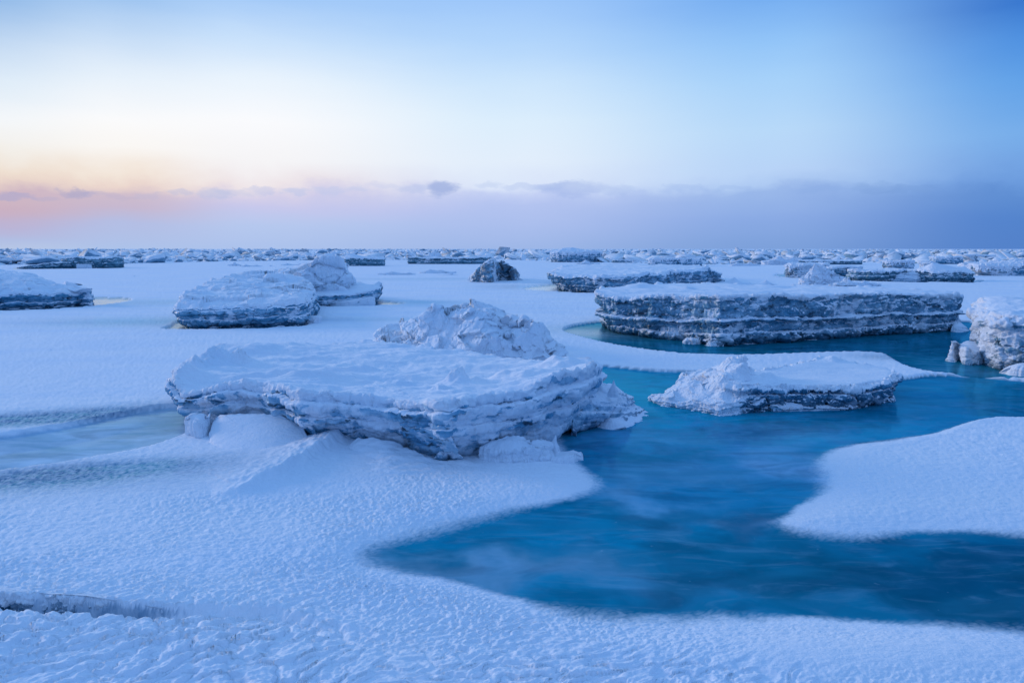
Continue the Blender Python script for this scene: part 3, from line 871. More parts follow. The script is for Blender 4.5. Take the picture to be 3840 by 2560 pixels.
def spike(parent, px, py, z0, h, r, lean=(0, 0), seed=0, mat=None, name='ice_spike'):
    rs = np.random.RandomState(seed)
    n, m = 22, 14
    bx, by, _ = P(px, py, z0); o = np.array(parent.location)
    V = []
    for j in range(m):
        v = j / (m - 1); rr = r * (1 - v) ** 0.75 * (1 + .25 * math.sin(v * 5)) + .002
        for i in range(n):
            a = 2 * math.pi * i / n
            k = 1 + .28 * math.sin(2 * a + seed) + .12 * math.sin(5 * a + 3 * v)
            V.append((bx - o[0] + math.cos(a) * rr * k + lean[0] * v ** 1.3, by - o[1] + .6 * math.sin(a) * rr * k + lean[1] * v, z0 - .04 + (h + .04) * v))
    V = np.array(V); V += (0.04 * r * 3) * np.stack([perlin3(V * 14 + 3), perlin3(V * 14 + 30), perlin3(V * 14 + 60) * .3], 1)
    idx = np.arange(n * m).reshape(m, n)
    q = np.stack([idx[:-1], np.roll(idx[:-1], -1, 1), np.roll(idx[1:], -1, 1), idx[1:]], -1).reshape(-1, 4)
    return mesh_obj(name, V, q, mat or M_SNOW, parent)


spike(hero, 2300, 1478, .50, .20, .06, (0.0, 0), 3)
spike(hero, 2258, 1470, .50, .13, .07, (-.05, 0), 8)

floe('snow_ledge', 'low icy ledge with a shadowed clumpy face, at the lower left corner', 'snow ledge',
     [F(-420, 2204, 2288, .02), F(-100, 2212, 2294, .02), F(60, 2220, 2298, .03), F(200, 2232, 2302, .02), F(330, 2242, 2306, .03), F(450, 2254, 2310, .02), F(560, 2270, 2306, .01), F(650, 2286, 2302, .0), B(600, 2262, .11), B(450, 2234, .13), B(200, 2210, .135), B(-100, 2190, .14), B(-420, 2180, .14)],
     [], M_ICE_FRONT, seed=133, N=700, R=40, K=24, outline=.03, topamp=.02, topscale=3, wall=.035, facet=.012, flute=.02, fscale=9, strata=(.5,), ledge=.008, drape=.35, lipr=.02, zbot=-.16)

# slabs and drifts leaning on its foot
floe('ice_block', 'upright snowy block at the left foot of the largest floe beside the pale pool', 'ice block',
     [F(700, 1568, 1652, 0), F(745, 1580, 1668, 0), F(775, 1576, 1660, 0), F(792, 1560, 1640, 0), B(780, 1552, .36), B(715, 1556, .36)], [], M_ICE_PALE, seed=3, N=240, R=40, K=30,
     outline=.02, topamp=.03, wall=.02, facet=.012, drape=1.1, lipr=.02, ledge=.005, strata=(.5,))
floe('snow_slab', 'wide tilted snowy slab leaning on the front wall of the largest floe', 'ice slab',
     [F(790, 1660, 1690, 0), F(806, 1570, 1640, 0), B(835, 1550, .38), B(960, 1548, .40), B(1060, 1560, .38), B(1120, 1595, .30), B(1170, 1650, .17), F(1240, 1672, 1690, 0), F(1300, 1680, 1695, 0), F(1150, 1745, 1755, 0), F(950, 1752, 1765, 0)],
     [], M_ICE_PALE, seed=14, N=420, R=30, K=80, outline=.02, topamp=.03, wall=.02, facet=.01, drape=1.1, lipr=.02, ledge=.004, sharp=3.2, strata=(.5,))
floe('snow_slab', 'ripple crusted slab with a sharp upper corner under the middle of the largest floe', 'ice slab',
     [F(1290, 1700, 1720, 0), B(1325, 1645, .22), B(1345, 1630, .26), B(1400, 1640, .25), B(1500, 1664, .20), B(1580, 1700, .15), B(1650, 1728, .10), B(1740, 1716, .12), B(1800, 1735, .09), F(1900, 1765, 1775, 0), F(1800, 1850, 1856, 0), F(1500, 1880, 1890, 0), F(1300, 1840, 1850, 0)],
     [B(1450, 1720, .14), B(1600, 1780, .08), B(1400, 1780, .08)], M_ICE_PALE, seed=15, N=420, R=24, K=90, outline=.02, topamp=.05, topscale=5.0, wall=.01, facet=.005, drape=1.1, lipr=.02, ledge=.004, sharp=3.2, strata=(.5,))
floe('ice_slab', 'pale blue broken ice slab upended against the right foot of the largest floe', 'ice slab',
     [F(1800, 1676, 1750, 0), F(1900, 1684, 1762, 0), F(2000, 1682, 1760, 0), F(2066, 1664, 1748, 0), B(2052, 1646, .30), B(1990, 1638, .34), B(1900, 1640, .33), B(1830, 1655, .28), B(1800, 1680, .2)], [B(1930, 1665, .29), B(1990, 1685, .2)], M_ICE_PALE, seed=21, N=300, R=30, K=40,
     outline=.045, topamp=.05, topscale=4, wall=.03, facet=.02, fscale=6, drape=.9, lipr=.015, ledge=.01, strata=(.4, .7))
shard = floe('ice_shard', 'thin upright snowy shard with a rounded lobe at the right tip of the largest floe', 'ice shard',
             [F(2062, 1718, 1752, 0), F(2110, 1722, 1760, 0), F(2180, 1716, 1736, 0), B(2186, 1694, .10), B(2150, 1690, .12), B(2120, 1700, .07), B(2080, 1690, .1)], [B(2165, 1700, .13)], M_ICE_PALE, seed=6, N=200, R=16, K=30,
             outline=.03, topamp=.03, topscale=4, wall=.01, facet=.005, drape=1.1, lipr=.02, ledge=.003, strata=(.5,))
spike(shard, 2078, 1712, .06, .27, .09, (0.01, 0), 5, name='upright_splinter')

# ---- 2 mound behind
mb = lambda px, py, z_: B(px, py, z_)
floe('snow_mound', 'lumpy white heap of snowed over ice blocks rising behind the largest floe', 'ice heap',
     [F(1415, 1280, 1310, 0), F(1600, 1335, 1345, 0), F(1850, 1350, 1362, 0), F(2060, 1352, 1368, 0), F(2112, 1346, 1362, 0), B(2100, 1310, .35), B(2060, 1275, .4), B(1960, 1240, .45), B(1800, 1215, .4), B(1600, 1215, .4), B(1450, 1230, .4), B(1405, 1260, .3)],
     [mb(1478, 1158, 1.12), mb(1510, 1162, 1.10), mb(1600, 1172, 1.0), mb(1712, 1163, 1.05), mb(1760, 1172, 1.0), mb(1850, 1178, 1.0), mb(1800, 1200, .9), mb(1950, 1225, .78), mb(2000, 1224, .8), mb(2050, 1265, .5), mb(1600, 1230, .65), mb(1560, 1250, .5), mb(1490, 1230, .72), mb(1750, 1250, .6), mb(1900, 1280, .45)],
     M_ICE_PALE, seed=31, N=700, R=20, K=190, outline=.15, topamp=.10, topscale=1.8, wall=.05, facet=.04, fscale=1.9, capfacet=.19, capfs=1.5, drape=1.2, lipr=.05, sharp=4.5, lump=.12, lumpscale=2.0,
     bumps=[(*P(a_, b_, 1.0)[:2], h_, r_, r_ * .8, 0) for a_, b_, h_, r_ in ((1478, 1176, .14, .24), (1715, 1176, .16, .2), (1760, 1180, .12, .2), (1850, 1190, .15, .25), (1600, 1230, .12, .2), (2000, 1235, .12, .25), (1560, 1250, .15, .15))])

# ---- 3 left middle floes
floe('ice_floe', 'sloping snowy floe with a dark banded teal wall left of centre', 'ice floe',
     [F(662, 1160, 1226, .45), F(700, 1152, 1232, .2), F(800, 1150, 1234, .15), F(950, 1148, 1232, .12), F(1080, 1142, 1229, .12), F(1152, 1136, 1222, .2), B(1175, 1112, .74, .1), B(1165, 1060, 1.1), B(1080, 1026, 1.42), B(980, 1019, 1.45), B(820, 1040, 1.32), B(740, 1085, 1.0), B(690, 1115, .86, .1), B(668, 1135, .80, .3)],
     [B(850, 1090, 1.0), B(1000, 1090, 1.0), B(900, 1120, .85), B(1050, 1110, .9)], M_ICE_DARK, seed=41, N=700, R=70, K=100, outline=.14, topamp=.16, topscale=.9, wall=.10, facet=.06, fscale=2.2, strata=(.3, .55, .72, .9), ledge=.08, drape=.10, lump=.07, lumpscale=1.3,
     bumps=[(*P(960, 1112, .9)[:2], .12, .25, .2, 0), (*P(720, 1120, .8)[:2], .2, .3, .2, 0), (*P(1040, 1062, 1.1)[:2], .25, .5, .2, .5), (*P(1120, 1040, 1.2)[:2], .3, .5, .2, .3)], capfacet=.13, capfs=.9)
fb_ = floe('ice_floe', 'floe with a tall upright snowy tower, just right of the sloping floe', 'ice floe',
           [F(1130, 1112, 1150, .1), F(1210, 1112, 1153, .3), F(1300, 1108, 1149, .3), F(1380, 1094, 1146, .4), F(1430, 1082, 1140, .6), B(1432, 1070, .75, .4), B(1380, 1066, .80), B(1300, 1050, .9), B(1180, 1040, 1.0), B(1080, 1045, .9), B(1080, 1080, .7)], [B(1350, 1078, .74)], M_ICE_DARK, seed=43, N=500, R=50, K=60,
           outline=.10, topamp=.06, wall=.09, facet=.05, fscale=1.8, strata=(.35, .7), ledge=.07, drape=.15, lump=.04, bumps=[(*P(1425, 1078, .75)[:2], .2, .4, .4, 0)])
floe('', '', '', [F(1050, 1062, 1150, -.9), F(1120, 1046, 1150, -.8), F(1160, 1010, 1149, -.7), F(1180, 980, 1148, -.6), F(1200, 968, 1148, -.5), F(1262, 970, 1147, -.5), F(1296, 990, 1146, -.5), F(1308, 1024, 1146, -.6), D(1320, 1040, 32.5), D(1300, 1000, 33.5), D(1262, 966, 34), D(1215, 966, 34), D(1170, 990, 34), D(1110, 1015, 34), D(1030, 1030, 33), D(1000, 1040, 32)],
     [D(1225, 966, 32.5), D(1130, 1018, 32)], M_ICE_PALE, seed=44, N=520, R=90, K=60, parent=fb_, part_names=('tower_wall', 'tower_snow'), outline=.14, topamp=.16, wall=.16, facet=.26, flute=.10, fscale=.95, drape=.6, ledge=.03, lipr=.05, strata=(.5,), lump=.08, lumpscale=1.2, capfacet=.22, capfs=.8, sharp=4.5)
floe('ice_block', 'small upright pale ice block at the right foot of the sloping floe', 'ice block', [F(1142, 1192, 1220, .05), F(1200, 1188, 1219, 0), B(1202, 1184, .27), B(1150, 1184, .27)], [], M_ICE_PALE, seed=9, N=120, R=20, K=20, outline=.03, topamp=.03, wall=.03, facet=.02, drape=.4, lipr=.03, ledge=.01)
floe('ice_slab', 'thin pale slab propped below the shelf of the tower floe', 'ice slab', [F(1225, 1134, 1152, 0), F(1300, 1128, 1153, 0), F(1398, 1112, 1151, 0), F(1405, 1120, 1150, 0), B(1400, 1114, .38), B(1300, 1128, .25), B(1230, 1134, .2)], [], M_ICE_PALE, seed=19, N=160, R=20, K=20, outline=.02, topamp=.03, wall=.02, facet=.01, drape=.4, lipr=.02, ledge=.005)
floe('ice_floe', 'dark blue layered floe with a lumpy snow crown, cut by the left edge', 'ice floe',
     [F(-380, 1098, 1172, .1), F(-100, 1102, 1165, .1), F(60, 1104, 1161, .1), F(200, 1102, 1156, .1), F(300, 1100, 1150, .1), F(338, 1098, 1142, .15), B(334, 1084, .78), B(240, 1074, .85), B(120, 1050, 1.0), B(-50, 1040, 1.1), B(-380, 1040, 1.1)],
     [B(20, 1018, 1.42), B(60, 1024, 1.36), B(130, 1026, 1.35), B(190, 1050, 1.08), B(100, 1060, 1.05), B(220, 1082, .84), B(-60, 1020, 1.4), B(-150, 1020, 1.4)], M_ICE_DARK, seed=47, N=600, R=60, K=100, outline=.12, topamp=.10, wall=.1, facet=.06, fscale=1.9, strata=(.3, .5, .7, .88), ledge=.09, drape=.22, lump=.10, lumpscale=1.6, capfacet=.05)
floe('ice_slab', 'small tilted slab lying on the snow just behind the floe at the left edge', 'ice slab', [F(238, 1066, 1073, 0), F(280, 1070, 1073, 0), F(312, 1071, 1073, 0), B(300, 1066, .12), B(245, 1057, .45)], [], M_ICE_PALE, seed=23, N=100, R=14, K=16, outline=.05, topamp=.05, wall=.03, facet=.03, fscale=1, drape=.6, ledge=.01)

# ---- 14 the big layered floe on the right
big_rim = [F(2222, 1098, 1228, .65), F(2262, 1116, 1242, .55), F(2340, 1126, 1252, .35), F(2440, 1112, 1266, .22), F(2560, 1112, 1276, .15), F(2640, 1112, 1286, .12), F(2695, 1116, 1294, .10), F(2740, 1118, 1292, .10), F(2900, 1112, 1284, .12), F(3060, 1110, 1272, .14), F(3200, 1106, 1262, .14),
           F(3400, 1106, 1250, .16), F(3560, 1108, 1238, .2), F(3596, 1112, 1228, .3), B(3580, 1100, 1.06), B(3400, 1090, 1.10), B(3100, 1078, 1.12), B(2900, 1072, 1.12), B(2700, 1066, 1.12), B(2500, 1068, 1.14), B(2400, 1074, 1.14), B(2280, 1086, 1.1, .2)]
floe('ice_floe', 'long flat topped floe with a tall dirty layered wall in dark water', 'ice floe', big_rim, [B(2600, 1090, 1.12), B(2900, 1090, 1.10), B(3200, 1092, 1.08), B(2440, 1090, 1.16)], M_ICE_DIRTY, seed=52, N=1300, R=90, K=70,
     outline=.14, topamp=.08, topscale=.8, wall=.15, facet=.055, flute=.07, fscale=2.4, strata=(.10, .28, .50, .54), ledge=.11, drape=.10, lipr=.07, lump=.05, lumpscale=1.2,
     bumps=[(*P(2400, 1082, 1.15)[:2], .16, .5, .4, 0), (*P(2240, 1094, 1.1)[:2], .1, .3, .3, 0), (*P(2580, 1100, 1.1)[:2], .12, .25, .2, 0)])
for i, (a, b_, yt, yb, lb) in enumerate([(2560, 2625, 1268, 1288, 'small snowy crust lump at the foot of the dirty layered wall, left one'), (2650, 2710, 1276, 1296, 'small snowy crust lump under the corner of the dirty layered wall')]):
    floe('ice_lump', lb, 'ice lump', [F(a, yt + 8, yb, 0), F((a + b_) / 2, yt, yb + 3, 0), F(b_, yt + 6, yb + 2, 0), B(b_ - 5, yt - 2, .12), B(a + 8, yt - 2, .12)], [], M_ICE_PALE, seed=60 + i, N=100, R=14, K=16, outline=.05, topamp=.05, wall=.03, facet=.03, fscale=5, drape=.9, ledge=.01)
floe('snow_wedge', 'pointed snow wedge lying at the right end of the long flat topped floe', 'snow wedge', [F(3562, 1222, 1244, 0), F(3600, 1232, 1246, 0), F(3638, 1238, 1241, 0), B(3600, 1208, .26), B(3590, 1204, .3)], [], M_ICE_PALE, seed=25, N=120, R=14, K=24, outline=.03, topamp=.03, wall=.02, facet=.01, drape=1.1, ledge=.01)

# ---- 15 right edge floe
floe('ice_floe', 'tall lumpy brown and white floe cut by the right edge', 'ice floe',
     [F(3662, 1182, 1345, .12), F(3672, 1186, 1364, .16), F(3720, 1190, 1384, .18), F(3800, 1204, 1394, .16), F(3900, 1208, 1402, .15), F(4250, 1210, 1410, .2), B(4300, 1130, 1.22), B(4000, 1124, 1.26), B(3840, 1122, 1.26), B(3720, 1120, 1.26), B(3665, 1128, 1.22, .1)],
     [B(3760, 1150, 1.18), B(3700, 1124, 1.28)], M_ICE_EDGE, seed=55, N=600, R=110, K=70, outline=.05, topamp=.09, wall=.12, facet=.055, fscale=3.8, strata=(.22, .5, .80), ledge=.07, drape=.16, lipr=.10, lump=.05,
     bumps=[(*P(3690, 1165, 1.2)[:2], .14, .2, .15, 0), (*P(3800, 1170, 1.2)[:2], .1, .3, .2, 0)])
floe('ice_lump', 'knobbly upright snowy lump in front of the brown floe at the right edge', 'ice lump', [F(3582, 1295, 1340, .06), F(3610, 1300, 1365, .1), F(3650, 1318, 1368, 0), F(3682, 1322, 1362, 0), B(3670, 1300, .32), B(3640, 1280, .42), B(3612, 1284, .40), B(3585, 1278, .45), B(3572, 1282, .44, .15)], [], M_ICE_PALE,
     seed=27, N=220, R=40, K=30, outline=.03, topamp=.06, topscale=3, wall=.05, facet=.035, fscale=4, drape=1.1, ledge=.0, lipr=.03)
floe('snow_wedge', 'low snowy bank at the foot of the brown floe, cut by the right edge', 'snow wedge', [F(3745, 1392, 1400, 0), F(3800, 1385, 1412, 0), F(3900, 1385, 1420, 0), F(4100, 1390, 1420, 0), B(4000, 1372, .22), B(3820, 1370, .2)], [], M_ICE_PALE, seed=28, N=160, R=14, K=24, outline=.05, topamp=.05, wall=.02, facet=.01, drape=1.1, ledge=.01)

# ---- 16 low floe in the blue lead
floe('ice_floe', 'low flat topped floe with a dark glassy wall lying in the blue lead', 'ice floe',
     [F(2760, 1440, 1546, 0), F(2850, 1448, 1542, .05), F(2950, 1448, 1535, .08), F(3080, 1446, 1532, .08), F(3200, 1448, 1530, .08), F(3300, 1432, 1512, .15), F(3350, 1402, 1484, .3), B(3340, 1382, .40, .2), B(3240, 1368, .44), B(3110, 1345, .50), B(2990, 1362, .50), B(2900, 1384, .46), B(2790, 1400, .42)],
     [B(3000, 1400, .42), B(3200, 1400, .40), B(2850, 1415, .40)], M_ICE_DARK, seed=61, N=700, R=60, K=110, outline=.05, topamp=.035, wall=.07, facet=.05, fscale=5, strata=(.4, .75, .85), ledge=.05, drape=.25, lipr=.04,
     bumps=[(*P(3122, 1352, .5)[:2], .08, .14, .12, 0), (*P(2880, 1425, .4)[:2], .09, .15, .2, 0)])
floe('ice_slab', 'snowy wedge of broken slabs with a sharp peak leaning left of the low glassy floe', 'ice slab',
     [F(2432, 1494, 1502, 0), F(2500, 1508, 1524, 0), F(2600, 1524, 1540, 0), F(2700, 1534, 1558, 0), F(2765, 1520, 1552, .05), F(2790, 1470, 1540, .05), B(2830, 1420, .38), B(2790, 1385, .50), B(2740, 1372, .52), B(2640, 1388, .44), B(2560, 1402, .38), B(2555, 1430, .28), B(2500, 1462, .14)],
     [B(2790, 1358, .72), B(2760, 1366, .64), B(2700, 1385, .52), B(2640, 1440, .34), B(2700, 1460, .32), B(2600, 1470, .22), B(2660, 1510, .13), B(2780, 1440, .42)], M_ICE_PALE, seed=62, N=600, R=30, K=140, outline=.05, topamp=.05, topscale=2, wall=.03, facet=.03, fscale=4, capfacet=.06, capfs=2.4, drape=.8, lipr=.03, sharp=4, lump=.04, lumpscale=3,
     bumps=[(*P(2785, 1392, .5)[:2], .20, .16, .13, 0), (*P(2740, 1395, .5)[:2], .08, .2, .13, 0), (*P(2700, 1440, .4)[:2], .08, .12, .25, 0), (*P(2590, 1420, .4)[:2], .07, .15, .15, 0)])
floe('snow_wedge', 'thin snowy ice foot along the waterline of the low glassy floe', 'snow wedge', [F(2895, 1532, 1540, 0), F(2950, 1538, 1543, 0), F(3180, 1534, 1538, 0), B(3100, 1522, .06), B(2930, 1518, .10), B(2905, 1512, .14)], [], M_ICE_PALE, seed=63, N=160, R=10, K=20, outline=.02, topamp=.02, wall=.01, facet=.005, drape=1.1, ledge=.003)
floe('ice_lump', 'small dark lump of ice off the right end of the low glassy floe', 'ice lump', [F(3290, 1492, 1512, 0), F(3330, 1490, 1510, 0), F(3360, 1496, 1504, 0), B(3340, 1480, .1), B(3300, 1478, .14)], [], M_ICE_DARK, seed=64, N=120, R=14, K=20, outline=.03, topamp=.03, wall=.03, facet=.02, fscale=5, drape=.4, ledge=.01)

# ---- 13 floe behind the layered one
floe('ice_floe', 'broad flat topped floe with an icicle fringed wall behind the long layered floe', 'ice floe',
     [F(2060, 1024, 1082, .8), F(2100, 1034, 1092, .6), F(2200, 1038, 1098, .3), F(2320, 1036, 1100, .3), F(2420, 1028, 1096, .2), F(2520, 1020, 1086, .2), F(2620, 1018, 1074, .2), F(2690, 1024, 1062, .3), F(2700, 1030, 1056, .5), B(2680, 1012, .95), B(2600, 998, 1.05), B(2400, 996, 1.1), B(2250, 996, 1.1), B(2120, 1002, 1.1, .3)],
     [B(2300, 1010, 1.05)], M_ICE_DIRTY, seed=57, N=900, R=60, K=60, outline=.3, topamp=.12, topscale=.5, wall=.18, facet=.10, fscale=1.5, strata=(.4, .46, .8), ledge=.15, drape=.14, lipr=.1, lump=.08, lumpscale=.8,
     bumps=[(*P(2270, 1030, 1.1)[:2], .35, .3, .3, 0), (*P(2662, 1016, 1.0)[:2], .35, 1.0, 1.0, 0)])


# ---- simpler floes further out
def sfloe(name, label, cat, x0, x1, yt, yb, mat, kind='table', depth=0.6, seed=1, N=220, R=26, K=30, peaks=(), group=None, tail=0.0, **kw):
    rs = np.random.RandomState(seed)
    xm = (x0 + x1) / 2
    y0 = P(xm, yb)[1]
    W_ = P(x1, yb)[0] - P(x0, yb)[0]
    h = max(CAMH + ray(xm, yt)[2] * (y0 / ray(xm, yt)[1]), 0.1)
    D_ = W_ * depth
    cx = P(xm, yb)[0]
    rim = []
    for k in range(12):
        a = -math.pi / 2 + (k - 5.5) * math.pi / 6
        ca_, sa_ = math.cos(a), math.sin(a)
        rx = abs(ca_) ** .7 * (1 if ca_ > 0 else -1); ry = abs(sa_) ** .7 * (1 if sa_ > 0 else -1)
        wob_ = rs.uniform(.9, 1.05)
        X_ = cx + W_ * .5 * rx * wob_; Y_ = y0 + D_ * .5 + D_ * .5 * ry * wob_
        zz = h * (rs.uniform(.85, 1.05) if kind == 'table' else rs.uniform(.12, .3))
        if tail: zz *= (1 - tail * sstep(-.3, 1, np.array(rx)) if tail > 0 else 1 + tail * sstep(.3, -1, np.array(rx)))
        X_ = cx + (X_ - cx) * (Y_ / y0)      # keep the seen width when the floe runs back
        rim.append((X_, Y_, max(float(zz), .06), .06 * h))
    inner = []
    for (fx, fh, fd) in peaks:
        X_ = x0 + (x1 - x0) * fx
        Yp = y0 + D_ * fd
        inner.append((P(X_, yb)[0] * Yp / y0, Yp, h * fh))
    kk = dict(outline=.06 * W_ * min(depth, 1), topamp=.12 * h, topscale=1.5 / max(h, .3), wall=.10 * h, facet=.07 * h, fscale=1.8 / max(h, .25), ledge=.07 * h, lipr=.06 * h, lump=.08 * h, lumpscale=2 / max(h, .3), drape=.25)
    if kind != 'table': kk.update(capfacet=.10 * h, lump=.16 * h, drape=1.1, sharp=3.4)
    kk.update(kw)
    return floe(name, label, cat, rim, inner, mat, seed=seed, N=N, R=R, K=K, group=group, **kk)


T = sfloe
T('ice_floe', 'long low dark ledge of ice at the far left, before the teal block', 'ice floe', 50, 250, 986, 1008, M_ICE_FAR, seed=71, depth=.4, tail=-.8, drape=.1)
T('ice_floe', 'dark teal block like floe with square right end at the far left', 'ice floe', 214, 424, 966, 1007, M_ICE_FAR, seed=72, depth=.5, drape=.12, N=300)
T('ice_slab', 'pale slab leaning on the front of the dark teal block at the far left', 'ice slab', 282, 340, 992, 1008, M_ICE_PALE, seed=73, depth=.2)
T('ice_floe', 'small teal floe with a pale left side and snowy humps behind the tower floe', 'ice floe', 1278, 1435, 966, 999, M_ICE_FAR, seed=74, depth=.5, drape=.22, N=300, peaks=[(.2, 1.45, .4), (.3, 1.35, .5)])
T('snow_mound', 'snowy hump right behind the top of the tower floe', 'ice heap', 1222, 1290, 944, 985, M_ICE_PALE, 'mound', seed=75, depth=.6, peaks=[(.5, 1.0, .4), (.35, .85, .5)])
T('ice_floe', 'very long flat blue banded floe in the distance left of the brown pointed block', 'ice floe', 1528, 1845, 966, 992, M_ICE_FAR, seed=76, depth=.25, drape=.14, N=420, R=34)
T('snow_mound', 'blue white hummock on top of the very long flat banded floe', 'ice heap', 1580, 1680, 946, 975, M_ICE_PALE, 'mound', seed=77, depth=.4, peaks=[(.3, 1.0, .4), (.65, .9, .4)])
floe('ice_block', 'brown grey pointed ice block standing alone near the middle', 'ice block',
     [F(1768, 1040, 1050, .1), F(1800, 1036, 1054, .1), F(1850, 1034, 1055, .1), F(1900, 1036, 1054, .1), F(1932, 1034, 1052, .1), F(1940, 1028, 1049, .1), B(1930, 1010, .95), B(1890, 990, 1.3), B(1840, 975, 1.7), B(1800, 1000, 1.2), B(1775, 1025, .7)],
     [B(1836, 968, 2.02), B(1850, 972, 1.95), B(1820, 985, 1.65), B(1870, 990, 1.5), B(1890, 1002, 1.35), B(1850, 1005, 1.35), B(1810, 1010, 1.1), B(1850, 1024, .9)], M_ICE_BROWN, seed=78, N=420, R=30, K=110,
     outline=.1, topamp=.12, topscale=1.0, wall=.12, facet=.10, fscale=1.2, capfacet=.16, ledge=.06, drape=.02, lipr=.05, sharp=3.0, lump=.10, lumpscale=1.2, capmat=M_ICE_BROWN, strata=(.5,))
T('ice_slab', 'thin pale slab at the foot of the brown pointed block', 'ice slab', 1798, 1866, 1043, 1055, M_ICE_PALE, seed=79, depth=.15)
T('ice_shard', 'small curled snowy shard left of the brown pointed block', 'ice shard', 1752, 1782, 1036, 1054, M_ICE_PALE, 'mound', seed=80, depth=.5, peaks=[(.3, 1.0, .4)])
T('ice_shard', 'small pointed snowy shard right of the brown pointed block', 'ice shard', 1925, 1962, 1034, 1054, M_ICE_PALE, 'mound', seed=81, depth=.5, peaks=[(.2, 1.0, .4)])
T('ice_rubble', 'low white crust of snow rubble between the tower floe and the brown pointed block', 'ice rubble', 1415, 1556, 1018, 1034, M_ICE_PALE, 'mound', seed=82, depth=.35, N=300, K=60, peaks=[(.4, 1.0, .4), (.2, .6, .4), (.85, .7, .4)])
T('ice_rubble', 'low crust of snow rubble with dark undersides just left of the brown pointed block', 'ice rubble', 1570, 1712, 1010, 1028, M_ICE_DARK, 'mound', seed=83, depth=.35, N=300, K=60, peaks=[(.3, 1.0, .4), (.6, .8, .5)], drape=.6)
T('ice_rubble', 'tiny white lump pile in front of the dark edged rubble crust', 'ice rubble', 1640, 1716, 1024, 1035, M_ICE_PALE, 'mound', seed=84, depth=.35, peaks=[(.7, 1.0, .4)])
T('ice_rubble', 'small heap of snowy ice on the smooth snow left of the sloping floe top', 'ice rubble', 848, 902, 983, 999, M_ICE_DARK, 'mound', seed=85, depth=.4, peaks=[(.6, 1.0, .4)], drape=.7)
T('ice_rubble', 'flat snowy strip of ice on the smooth snow above the sloping floe', 'ice rubble', 898, 980, 991, 1002, M_ICE_DARK, 'mound', seed=86, depth=.3, peaks=[(.3, 1.0, .4), (.8, .8, .4)], drape=.7)
T('ice_rubble', 'dark edged strip of ice on the smooth snow left of the tower', 'ice rubble', 1046, 1148, 986, 997, M_ICE_DARK, 'mound', seed=87, depth=.25, peaks=[(.3, 1.0, .4), (.8, 1., .4)], drape=.5)
T('ice_block', 'rough brown and white block at the front of the far pack ice', 'ice block', 2075, 2262, 944, 985, M_ICE_DIRTY, seed=88, depth=.7, N=420, R=44, K=60, peaks=[(.2, 1.2, .3), (.35, 1.35, .4)], drape=.45, lump=.2)
T('ice_rubble', 'white rubble in front of the rough brown and white block', 'ice rubble', 2160, 2250, 976, 992, M_ICE_PALE, 'mound', seed=89, depth=.4, peaks=[(.4, 1.0, .4)])
T('ice_floe', 'dark bottomed flat floe in the pack between two snowy ones', 'ice floe', 2296, 2385, 974, 987, M_ICE_FAR, seed=90, depth=.4, drape=.3)
T('ice_floe', 'flat slab with a dark underside high in the pack, behind the snow heaped slab', 'ice floe', 2438, 2648, 958, 976, M_ICE_FAR, seed=91, depth=.3, drape=.35, N=300, R=30)
T('ice_floe', 'slab heaped with lumpy snow and a grey front behind the icicle fringed floe', 'ice floe', 2432, 2640, 973, 1000, M_ICE_DIRTY, seed=92, depth=.35, drape=.5, lump=.25, N=360, R=34)
T('ice_block', 'small dark teal ice block in the pack right of the flat slab', 'ice block', 2684, 2738, 971, 985, M_ICE_FAR, seed=93, depth=.4, drape=.2)
T('ice_rubble', 'row of white rubble at the front edge of the pack right of the flat slab', 'ice rubble', 2740, 2860, 978, 999, M_ICE_PALE, 'mound', seed=94, depth=.3, peaks=[(.2, .8, .4), (.6, .7, .4)])
T('snow_mound', 'pair of pointed snowy blocks at the front of the pack, right of centre', 'ice heap', 2870, 3010, 958, 995, M_ICE_PALE, 'mound', seed=95, depth=.45, N=320, K=60, peaks=[(.35, 1.0, .4), (.75, 1., .4), (.5, .5, .4)])
T('snow_mound', 'smooth snow dune right behind the long flat topped floe', 'snow mound', 2690, 2830, 1038, 1072, M_ICE_PALE, 'mound', seed=96, depth=.4, peaks=[(.45, 1.0, .4)], lump=0.0, capfacet=0.0, facet=.0, wall=.0, topamp=.03)
T('snow_mound', 'smaller smooth snow dune right behind the long flat topped floe', 'snow mound', 2830, 2925, 1048, 1072, M_ICE_PALE, 'mound', seed=97, depth=.4, peaks=[(.45, 1.0, .4)], lump=0.0, capfacet=0.0, facet=.0, wall=.0, topamp=.03)
T('ice_floe', 'brown edged undercut block with a grey lip, left end of the far right floe row', 'ice floe', 2960, 3120, 992, 1044, M_ICE_BROWN, seed=98, depth=.5, N=360, R=44, drape=.5, lump=.2)
T('ice_floe', 'white and brown layered block, second in the far right floe row', 'ice floe', 3100, 3240, 1000, 1046, M_ICE_BROWN, seed=99, depth=.5, N=360, R=44, drape=.35)
T('ice_floe', 'dark teal layered floe between the brown block and the wedge, far right row', 'ice floe', 3210, 3420, 1012, 1056, M_ICE_FAR, seed=100, depth=.6, N=360, R=44, drape=.3)
T('ice_floe', 'teal walled floe carrying big white blocks, right end of the far right floe row', 'ice floe', 3470, 3676, 1018, 1058, M_ICE_FAR, seed=101, depth=.7, N=400, R=44, K=60, drape=.2, peaks=[(.1, 1.8, .3), (.3, 1.55, .3), (.7, 1.4, .4)])
T('ice_block', 'bright white tilted block lying on the teal walled floe', 'ice block', 3462, 3560, 984, 1040, M_ICE_PALE, seed=102, depth=.5, N=260, R=44, drape=.9, tail=.3)
